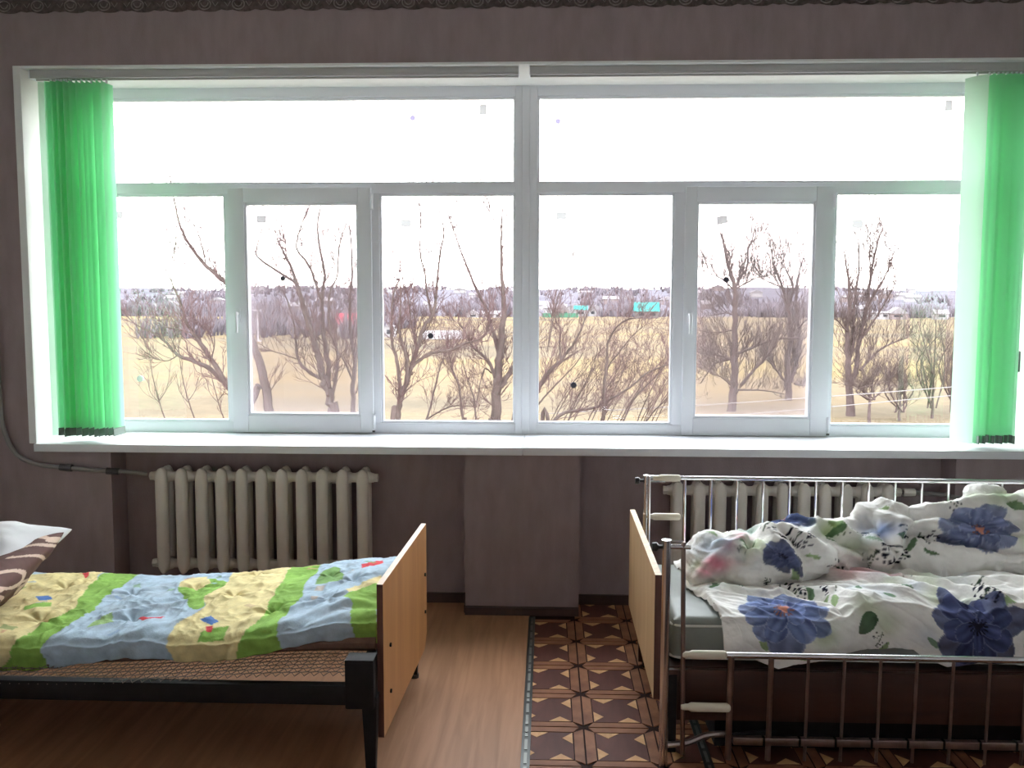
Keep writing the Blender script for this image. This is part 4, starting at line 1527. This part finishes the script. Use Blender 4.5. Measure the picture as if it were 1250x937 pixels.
# fence, posts, mast
p0, p1 = at(662, 386.5, 372), at(706, 386.5, 372)
fr_ = empty('fence', (p0[0], 372, p0[2]))
tag(fr_, 'green board fence in front of the pink gabled house', 'fence')
for k in range(14):
    xa = p0[0] + (p1[0] - p0[0]) * k / 14
    MB().box(xa, xa + (p1[0] - p0[0]) / 14 * .93, 371.9, 372.1, p0[2] - .3, p0[2] + 1.5 + .1 * (k % 2)).build('board', M['green_fence'], fr_, smooth=False)
p0 = at(315, 417, 140)
r = MB().tube([(p0[0], 140, p0[2] - .2), (p0[0], 140, p0[2] + 5.0)], .10, 6).build('lamp_post', M['white_metal'])
tag(r, 'thin white post standing at the field edge', 'post')
MB().box(p0[0] - .55, p0[0] + .55, 139.85, 140.15, p0[2] + 4.9, p0[2] + 5.1).build('cross_arm', M['white_metal'], r, smooth=False)
MB().box(p0[0] - .5, p0[0] + .5, 139.6, 140.4, p0[2] - .2, p0[2] + .25).build('footing', M['white_metal'], r, smooth=False)
for px_, top_, lab in ((758, 352, 'tall thin utility pole behind the turquoise house'), (744, 357, 'shorter utility pole left of the tall one'), (697, 358, 'utility pole above the pink gable')):
    Y = 420
    a_, b_ = at(px_, 388, Y), at(px_, top_, Y)
    r = MB().tube([a_, b_], .16, 6).build('utility_pole', M['bark_far'])
    tag(r, lab, 'pole')
    MB().box(b_[0] - 1.1, b_[0] + 1.1, Y - .1, Y + .1, b_[2] - 1.2, b_[2] - 1.0).build('cross_arm', M['bark_far'], r, smooth=False)

# tiny houses spread over the far hillside
rs = np.random.RandomState(17)
for k in range(64):
    a = rs.uniform(-330, 340)
    b = rs.uniform(450, 640) if k % 2 else rs.uniform(640, 900)
    t = (b - 400) / 700
    z = GZ + (21 + 5 * noise.noise(Vector((a * .006, 2.2, 0)))) * float(smooth01(t)) * 1.05
    w_ = rs.uniform(6, 12)
    r = gable_house(a, b, w_, 6, rs.uniform(2.2, 3.4), rs.uniform(1.4, 2.4), ['house_white', 'house_white', 'house_pink'][rs.randint(3)], 'roof_grey',
                    'tiny pale house on the hazy far hillside', 'house', 0, 'tiny houses scattered over the far hillside', z, bool(rs.randint(2)), 'hillside_house')


# far thickets: thousands of bare stems nobody could count
def thicket(name, label, n, xr, yr, hr, wr, seed, m, z=GZ, hill=False):
    rs = np.random.RandomState(seed)
    b = MB()
    cl = rs.uniform(xr[0], xr[1], max(8, n // 90))
    vs, fs = [], []
    for k in range(n):
        cx_ = cl[rs.randint(len(cl))] + rs.normal(0, (xr[1] - xr[0]) * .012)
        cy_ = rs.uniform(*yr)
        zz = z
        if hill:
            zz = GZ + (21 + 5 * noise.noise(Vector((cx_ * .006, 2.2, 0)))) * float(smooth01((cy_ - 400) / 700)) * 1.05 - .5
        hh = rs.uniform(*hr)
        for q in range(4):
            th = rs.uniform(0, 3.14)
            dx, dy = math.cos(th) * rs.uniform(*wr), math.sin(th) * rs.uniform(*wr)
            lx, ly = rs.normal(0, .28) * hh, rs.normal(0, .28) * hh
            i = len(vs)
            vs += [(cx_ - dx, cy_ - dy, zz), (cx_ + dx, cy_ + dy, zz), (cx_ + lx + dx * .3, cy_ + ly + dy * .3, zz + hh), (cx_ + lx * .6 - dx * 1.4, cy_ + ly * .6, zz + hh * .6)]
            fs += [(i, i + 1, i + 2), (i, i + 1, i + 3)]
    b.add(vs, fs)
    tag(b.build(name, m, smooth=False), label, 'trees', None, 'stuff')


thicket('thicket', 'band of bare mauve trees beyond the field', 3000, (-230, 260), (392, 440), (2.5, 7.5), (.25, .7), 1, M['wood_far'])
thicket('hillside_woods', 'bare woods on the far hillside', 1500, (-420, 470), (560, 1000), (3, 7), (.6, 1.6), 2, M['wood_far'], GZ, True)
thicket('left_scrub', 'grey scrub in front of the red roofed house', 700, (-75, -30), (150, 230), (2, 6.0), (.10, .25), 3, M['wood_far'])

# overhead cables
for (pa, ya, pb, yb_, lab) in (((466, 92), 5.0, (441, 262), 6.0, 'thin cable hanging across the left top pane'), ((718, 96), 5.0, (655, 330), 6.0, 'thin cable slanting across the right top pane'),
                               ((640, 506), 16, (1240, 466), 13, 'upper of two pale cables crossing low on the right'), ((640, 525), 16, (1240, 475), 13, 'lower of two pale cables crossing low on the right')):
    a_, b_ = at(*pa, ya), at(*pb, yb_)
    pts = [a_ + (b_ - a_) * t - np.array([0, 0, .05 * math.sin(math.pi * t)]) for t in np.linspace(0, 1, 9)]
    tag(MB().tube(pts, .004 if ya < 10 else .010, 6).build('overhead_cable', M['cable']), lab, 'cable')


# ------------------------------------------------------------------ bare trees
def unit(v):
    return v / (np.linalg.norm(v) + 1e-9)


def make_tree(name, label, limbs, Y, twig_n=1.0, rmin=.0045, base=None, seed=0, barkm='bark', twigm='twig', cat='tree', spread=.6, tlen=1.0, up=.35, levels=2):
    """limbs: list of (pixel path, start radius, end radius); each limb is a part, the fine twigs are one part"""
    rng = np.random.RandomState(seed)
    sc_ = (Y + 4.85) / F
    first = True
    root = None
    tw = MB()
    for li, (path, r0, r1) in enumerate(limbs):
        d0 = rng.uniform(-.15, .15)
        pts = []
        dep = rng.uniform(-spread, spread) if li else 0.0
        for k, (px_, py_) in enumerate(path):
            pts.append(at(px_, py_, Y + dep * k / max(1, len(path) - 1)))
        if li == 0:
            bx, by, bz = pts[0]
            if bz > GZ + 1.2:
                ext = pts[0] + (pts[0] - pts[1]) * .9
                pts = [np.array([ext[0], by, GZ - .1]), ext] + pts
            else:
                pts = [np.array([bx, by, GZ - .15])] + pts
            root = empty(name, (float(bx), float(by), GZ))
            tag(root, label, cat)
        sp_ = smooth_path(pts, 5)
        jit = rng.normal(0, 1, sp_.shape)
        rad = np.linspace(r0, r1, len(sp_))
        if li == 0 and len(pts) > len(path):
            rad = np.interp(np.arange(len(sp_)), [0, 5 * (len(pts) - len(path)), len(sp_) - 1], [r0 * 1.35, r0, r1])
        rad = rad * .72
        sp_[1:] += jit[1:] * np.minimum(rad[1:, None] * .18, .02)
        MB().tube(sp_, rad, 7 if r0 > .02 else 5).build('trunk' if li == 0 else 'branch', M[barkm], root)

        def grow(p, d, L, r, lev):
            k = 4
            q = [p]
            dd = d
            for _ in range(k):
                dd = unit(dd + rng.normal(0, .13, 3) + np.array([0, 0, up * .25]))
                q.append(q[-1] + dd * L / k)
            rr = np.linspace(r, max(rmin * .5, r * .4), k + 1) * .62
            tw.tube(np.array(q), rr, 3, cap=False)
            if lev > 0:
                m = rng.randint(3, 6)
                for _ in range(m):
                    t = rng.randint(1, k + 1)
                    ax = unit(np.cross(dd, rng.normal(0, 1, 3)))
                    nd = unit(dd * .8 + ax * rng.uniform(.35, .9) + np.array([0, 0, up * .5]))
                    grow(q[t], nd, L * rng.uniform(.35, .65), max(rmin * .7, r * .6), lev - 1)

        length = np.linalg.norm(np.diff(sp_, axis=0), axis=1).sum()
        cnt = int(twig_n * max(4, len(path) * 3.2))
        i0 = 5 * (len(pts) - len(path)) if li == 0 else 0
        for _ in range(cnt):
            i = rng.randint(min(i0 + 2, len(sp_) - 2), len(sp_) - 1)
            d = unit(sp_[i + 1] - sp_[i])
            ax = unit(np.cross(d, rng.normal(0, 1, 3)))
            nd = unit(d * .9 + ax * rng.uniform(.4, 1.0) + np.array([0, 0, up]))
            L = tlen * rng.uniform(25, 95) * sc_
            grow(sp_[i], nd, L, max(rmin, min(rad[i] * .45, rmin * 2.2)), levels)
    o = tw.build('twigs', M[twigm], root)
    o['kind'] = 'stuff'
    return root


make_tree('bare_tree', 'bare tree leaning left across the first pane, its trunk behind the frame', [
    ([(331, 506), (320, 455), (308, 420), (296, 385), (282, 353), (273, 343), (248, 321), (228, 293), (216, 262), (205, 200)], .085, .008),
    ([(316, 470), (300, 500), (280, 474), (258, 440), (244, 418), (236, 407), (228, 395), (222, 375), (212, 350), (200, 325)], .062, .008),
    ([(280, 474), (258, 451), (237, 441), (215, 432), (205, 420), (190, 408), (165, 395), (150, 380)], .045, .007),
    ([(216, 434), (205, 440), (190, 437), (170, 424)], .010, .005),
    ([(236, 407), (218, 402), (200, 398), (186, 390)], .016, .006),
    ([(252, 325), (246, 300), (240, 280), (228, 262), (222, 235)], .014, .005),
    ([(258, 440), (262, 415), (256, 400)], .014, .005),
    ([(245, 322), (228, 322), (213, 318), (208, 310)], .010, .004)], 6.5, 1.0, .0058, seed=1, tlen=.55)
make_tree('bare_tree', 'bare many stemmed tree behind the left opening leaf', [
    ([(406, 507), (402, 480), (396, 465), (390, 440), (383, 415), (375, 390), (365, 355), (362, 345), (355, 325), (347, 310), (338, 290)], .085, .010),
    ([(362, 345), (345, 335), (316, 315), (314, 300), (328, 255)], .030, .006),
    ([(402, 472), (400, 440), (395, 405), (393, 370), (396, 345), (396, 330), (390, 300), (388, 270), (393, 245)], .050, .008),
    ([(393, 370), (385, 345), (376, 322), (362, 302), (368, 275), (378, 250)], .028, .006),
    ([(394, 463), (370, 448), (362, 430), (360, 400), (352, 370), (343, 350)], .036, .008),
    ([(404, 490), (412, 450), (411, 425), (402, 400), (402, 360), (412, 335), (414, 300), (424, 270)], .035, .007),
    ([(362, 438), (345, 432), (330, 428), (318, 425)], .014, .006)], 7.0, 1.0, .0058, seed=2, tlen=.6)
make_tree('bare_tree', 'bare slender tree at the right edge of the left opening leaf', [
    ([(432, 507), (431, 470), (433, 440), (427, 400), (428, 360), (430, 330), (428, 290), (424, 262)], .050, .007),
    ([(431, 465), (420, 440), (411, 425), (408, 405)], .025, .008),
    ([(433, 440), (440, 410), (446, 380), (447, 340), (452, 300)], .022, .006)], 7.6, 1.2, .0058, seed=3, tlen=.55)
make_tree('bare_tree', 'bare forked tree at the left of the middle pane with one long bending branch', [
    ([(484, 517), (488, 490), (492, 475), (500, 455), (508, 430), (516, 402), (528, 384), (532, 365), (534, 340), (538, 305), (542, 285), (538, 262)], .052, .007),
    ([(504, 447), (514, 438), (530, 430), (550, 427), (568, 419), (585, 414), (594, 406), (597, 395)], .030, .010),
    ([(486, 505), (488, 470), (484, 440), (478, 415), (478, 390), (480, 360), (488, 340)], .040, .007),
    ([(528, 384), (522, 360), (518, 330), (513, 310), (513, 258), (507, 240)], .022, .005),
    ([(495, 472), (497, 440), (490, 415), (487, 400), (489, 375), (489, 345)], .034, .007),
    ([(498, 460), (508, 425), (503, 400), (500, 375), (495, 350)], .024, .006)], 6.0, 1.2, .0058, seed=4, tlen=.5)
make_tree('bare_tree', 'bare thick trunked tree beside the middle mullion', [
    ([(604, 518), (606, 480), (608, 455), (610, 430), (613, 400), (615, 380), (614, 350), (612, 320), (612, 280), (614, 245)], .098, .008),
    ([(606, 465), (596, 440), (585, 430), (575, 420), (568, 405), (560, 395)], .036, .008),
    ([(610, 432), (600, 400), (590, 370), (580, 350), (572, 330), (562, 305), (552, 275), (540, 242)], .038, .006),
    ([(611, 472), (622, 455), (636, 438), (650, 420)], .060, .020),
    ([(612, 280), (603, 268), (597, 255)], .010, .005),
    ([(600, 455), (592, 450), (586, 468), (580, 500)], .016, .008)], 7.2, 1.2, .0058, seed=5, tlen=.55)
make_tree('bare_tree', 'bare shrubby tree between the two middle trunks', [
    ([(566, 520), (563, 495), (560, 470), (552, 450), (548, 430), (545, 405)], .030, .007),
    ([(520, 515), (527, 490), (533, 465), (538, 445), (546, 425)], .024, .007),
    ([(520, 512), (540, 500), (556, 495), (580, 496)], .020, .008),
    ([(582, 518), (578, 485), (570, 460), (565, 440)], .022, .006)], 8.2, 1.6, .0048, seed=6, tlen=.5)
make_tree('leaning_shrub', 'bare dark branched shrub leaning right at the left of the third pane', [
    ([(636, 520), (648, 490), (656, 474), (672, 452), (684, 440), (692, 430), (700, 420), (708, 405), (716, 385), (725, 368)], .045, .008),
    ([(684, 440), (683, 420), (684, 400), (678, 388), (686, 360)], .016, .006),
    ([(660, 470), (676, 450), (692, 437), (706, 428)], .028, .009),
    ([(648, 505), (664, 485), (680, 468), (702, 445), (712, 430)], .018, .007),
    ([(670, 420), (682, 360), (700, 312), (693, 262)], .010, .004),
    ([(668, 430), (678, 360), (690, 330), (705, 300)], .009, .004)], 6.4, 1.0, .0046, seed=7, cat='shrub', tlen=.5)
make_tree('leaning_shrub', 'bare shrub with a long low bough sweeping right across the third pane', [
    ([(672, 520), (684, 506), (700, 502), (727, 497), (748, 485), (770, 472), (790, 455), (815, 445), (834, 436)], .034, .009),
    ([(735, 520), (737, 490), (738, 465), (741, 440), (742, 420), (752, 400), (765, 390), (776, 388)], .034, .009),
    ([(758, 520), (775, 485), (795, 465), (812, 445), (822, 425)], .020, .007),
    ([(738, 462), (744, 445), (756, 430), (770, 412), (785, 398)], .016, .006),
    ([(786, 518), (800, 500), (812, 488), (822, 470)], .016, .006)], 6.9, 1.1, .0046, seed=8, cat='shrub', tlen=.55)
for k, (bx, lab) in enumerate(((690, 'dense reddish thicket of twigs at the foot of the third pane, left side'), (730, 'dense reddish thicket of twigs at the foot of the third pane, middle'), (775, 'dense reddish thicket of twigs at the foot of the third pane, right side'))):
    rs = np.random.RandomState(30 + k)
    L = [([(bx, 522), (bx + 12, 492), (bx + 30, 455), (bx + 40, 425)], .016, .005)]
    for q in range(6):
        o_ = rs.uniform(-25, 25)
        L.append(([(bx + o_, 520), (bx + o_ + 14, 492), (bx + o_ + 36, 458), (bx + o_ + rs.uniform(45, 70), rs.uniform(405, 440))], .011, .004))
    make_tree('thicket_shrub', lab, L, 7.8 + .5 * k, 0.9, .0044, seed=40 + k, cat='shrub', tlen=.5, up=.15)
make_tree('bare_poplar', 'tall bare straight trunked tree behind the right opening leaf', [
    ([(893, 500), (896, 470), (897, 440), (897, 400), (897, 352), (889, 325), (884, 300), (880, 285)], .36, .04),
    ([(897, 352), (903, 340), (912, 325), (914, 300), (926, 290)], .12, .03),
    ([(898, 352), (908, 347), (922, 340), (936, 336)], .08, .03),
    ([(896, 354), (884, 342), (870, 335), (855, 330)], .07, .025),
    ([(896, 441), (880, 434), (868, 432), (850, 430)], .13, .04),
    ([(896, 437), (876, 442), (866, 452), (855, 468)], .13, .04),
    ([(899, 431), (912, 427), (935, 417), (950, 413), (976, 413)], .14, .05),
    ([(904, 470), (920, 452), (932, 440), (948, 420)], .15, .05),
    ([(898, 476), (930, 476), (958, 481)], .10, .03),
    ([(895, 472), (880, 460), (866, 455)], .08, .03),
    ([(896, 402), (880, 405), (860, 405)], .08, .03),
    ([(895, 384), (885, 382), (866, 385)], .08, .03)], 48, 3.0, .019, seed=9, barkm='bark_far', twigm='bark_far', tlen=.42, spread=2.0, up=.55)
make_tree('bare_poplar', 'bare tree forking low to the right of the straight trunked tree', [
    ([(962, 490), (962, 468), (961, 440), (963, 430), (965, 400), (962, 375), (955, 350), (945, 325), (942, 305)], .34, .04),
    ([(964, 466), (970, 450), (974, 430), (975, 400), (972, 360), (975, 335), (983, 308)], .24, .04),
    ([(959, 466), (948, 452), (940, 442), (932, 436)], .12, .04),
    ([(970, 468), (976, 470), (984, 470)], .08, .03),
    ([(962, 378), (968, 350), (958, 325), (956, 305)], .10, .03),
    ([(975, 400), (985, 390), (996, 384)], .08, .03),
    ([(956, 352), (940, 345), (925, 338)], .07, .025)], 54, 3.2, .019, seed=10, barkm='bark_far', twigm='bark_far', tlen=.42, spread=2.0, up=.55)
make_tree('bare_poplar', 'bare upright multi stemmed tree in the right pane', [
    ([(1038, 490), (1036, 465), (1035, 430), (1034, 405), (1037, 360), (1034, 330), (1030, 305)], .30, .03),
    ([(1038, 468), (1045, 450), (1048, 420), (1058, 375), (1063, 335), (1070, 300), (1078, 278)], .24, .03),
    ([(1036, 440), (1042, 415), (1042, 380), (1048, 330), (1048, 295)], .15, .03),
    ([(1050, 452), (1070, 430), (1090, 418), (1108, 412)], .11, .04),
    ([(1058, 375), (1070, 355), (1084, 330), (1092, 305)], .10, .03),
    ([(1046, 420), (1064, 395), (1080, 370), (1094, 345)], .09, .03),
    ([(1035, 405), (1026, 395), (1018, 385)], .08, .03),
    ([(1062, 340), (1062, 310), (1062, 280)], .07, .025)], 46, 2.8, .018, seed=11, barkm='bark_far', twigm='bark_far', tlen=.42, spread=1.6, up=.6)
for k, (bx, by, lab) in enumerate(((1062, 490, 'low grey bush beside the multi stemmed tree'), (1098, 505, 'bare bush with leaning boughs at the lower right'), (1138, 500, 'tall bare bush at the right edge of the window'), (1165, 505, 'bare bush half hidden by the right blind'))):
    rs = np.random.RandomState(60 + k)
    hh = (34, 70, 110, 120)[k]
    L = [([(bx, by), (bx + 2, by - hh * .4), (bx + 5, by - hh)], .10, .03)]
    for q in range(7):
        L.append(([(bx + rs.uniform(-6, 6), by - 2), (bx + rs.uniform(-20, 20), by - hh * rs.uniform(.3, .5)), (bx + rs.uniform(-34, 34), by - hh * rs.uniform(.6, 1.0))], .06, .025))
    make_tree('bare_bush', lab, L, 43 + k, 1.7, .013, seed=70 + k, barkm='bark_far', twigm='bark_far', cat='bush', tlen=.36, spread=1.2)
for k, (bx, by, lab) in enumerate(((222, 519, 'young bare sapling low in the left pane'), (258, 519, 'slim bare sapling right of the first one in the left pane'), (186, 519, 'young bare sapling nearest the left blind'))):
    make_tree('sapling', lab, [([(bx + 18, by), (bx + 8, by - 30), (bx, by - 62), (bx - 4, by - 92)], .016, .005),
                              ([(bx + 8, by - 30), (bx + 16, by - 42), (bx + 20, by - 56)], .009, .004),
                              ([(bx + 10, by - 26), (bx - 2, by - 40), (bx - 6, by - 58)], .008, .004)], 9.0, .6, .0058, seed=90 + k, cat='sapling', tlen=.3, levels=1)
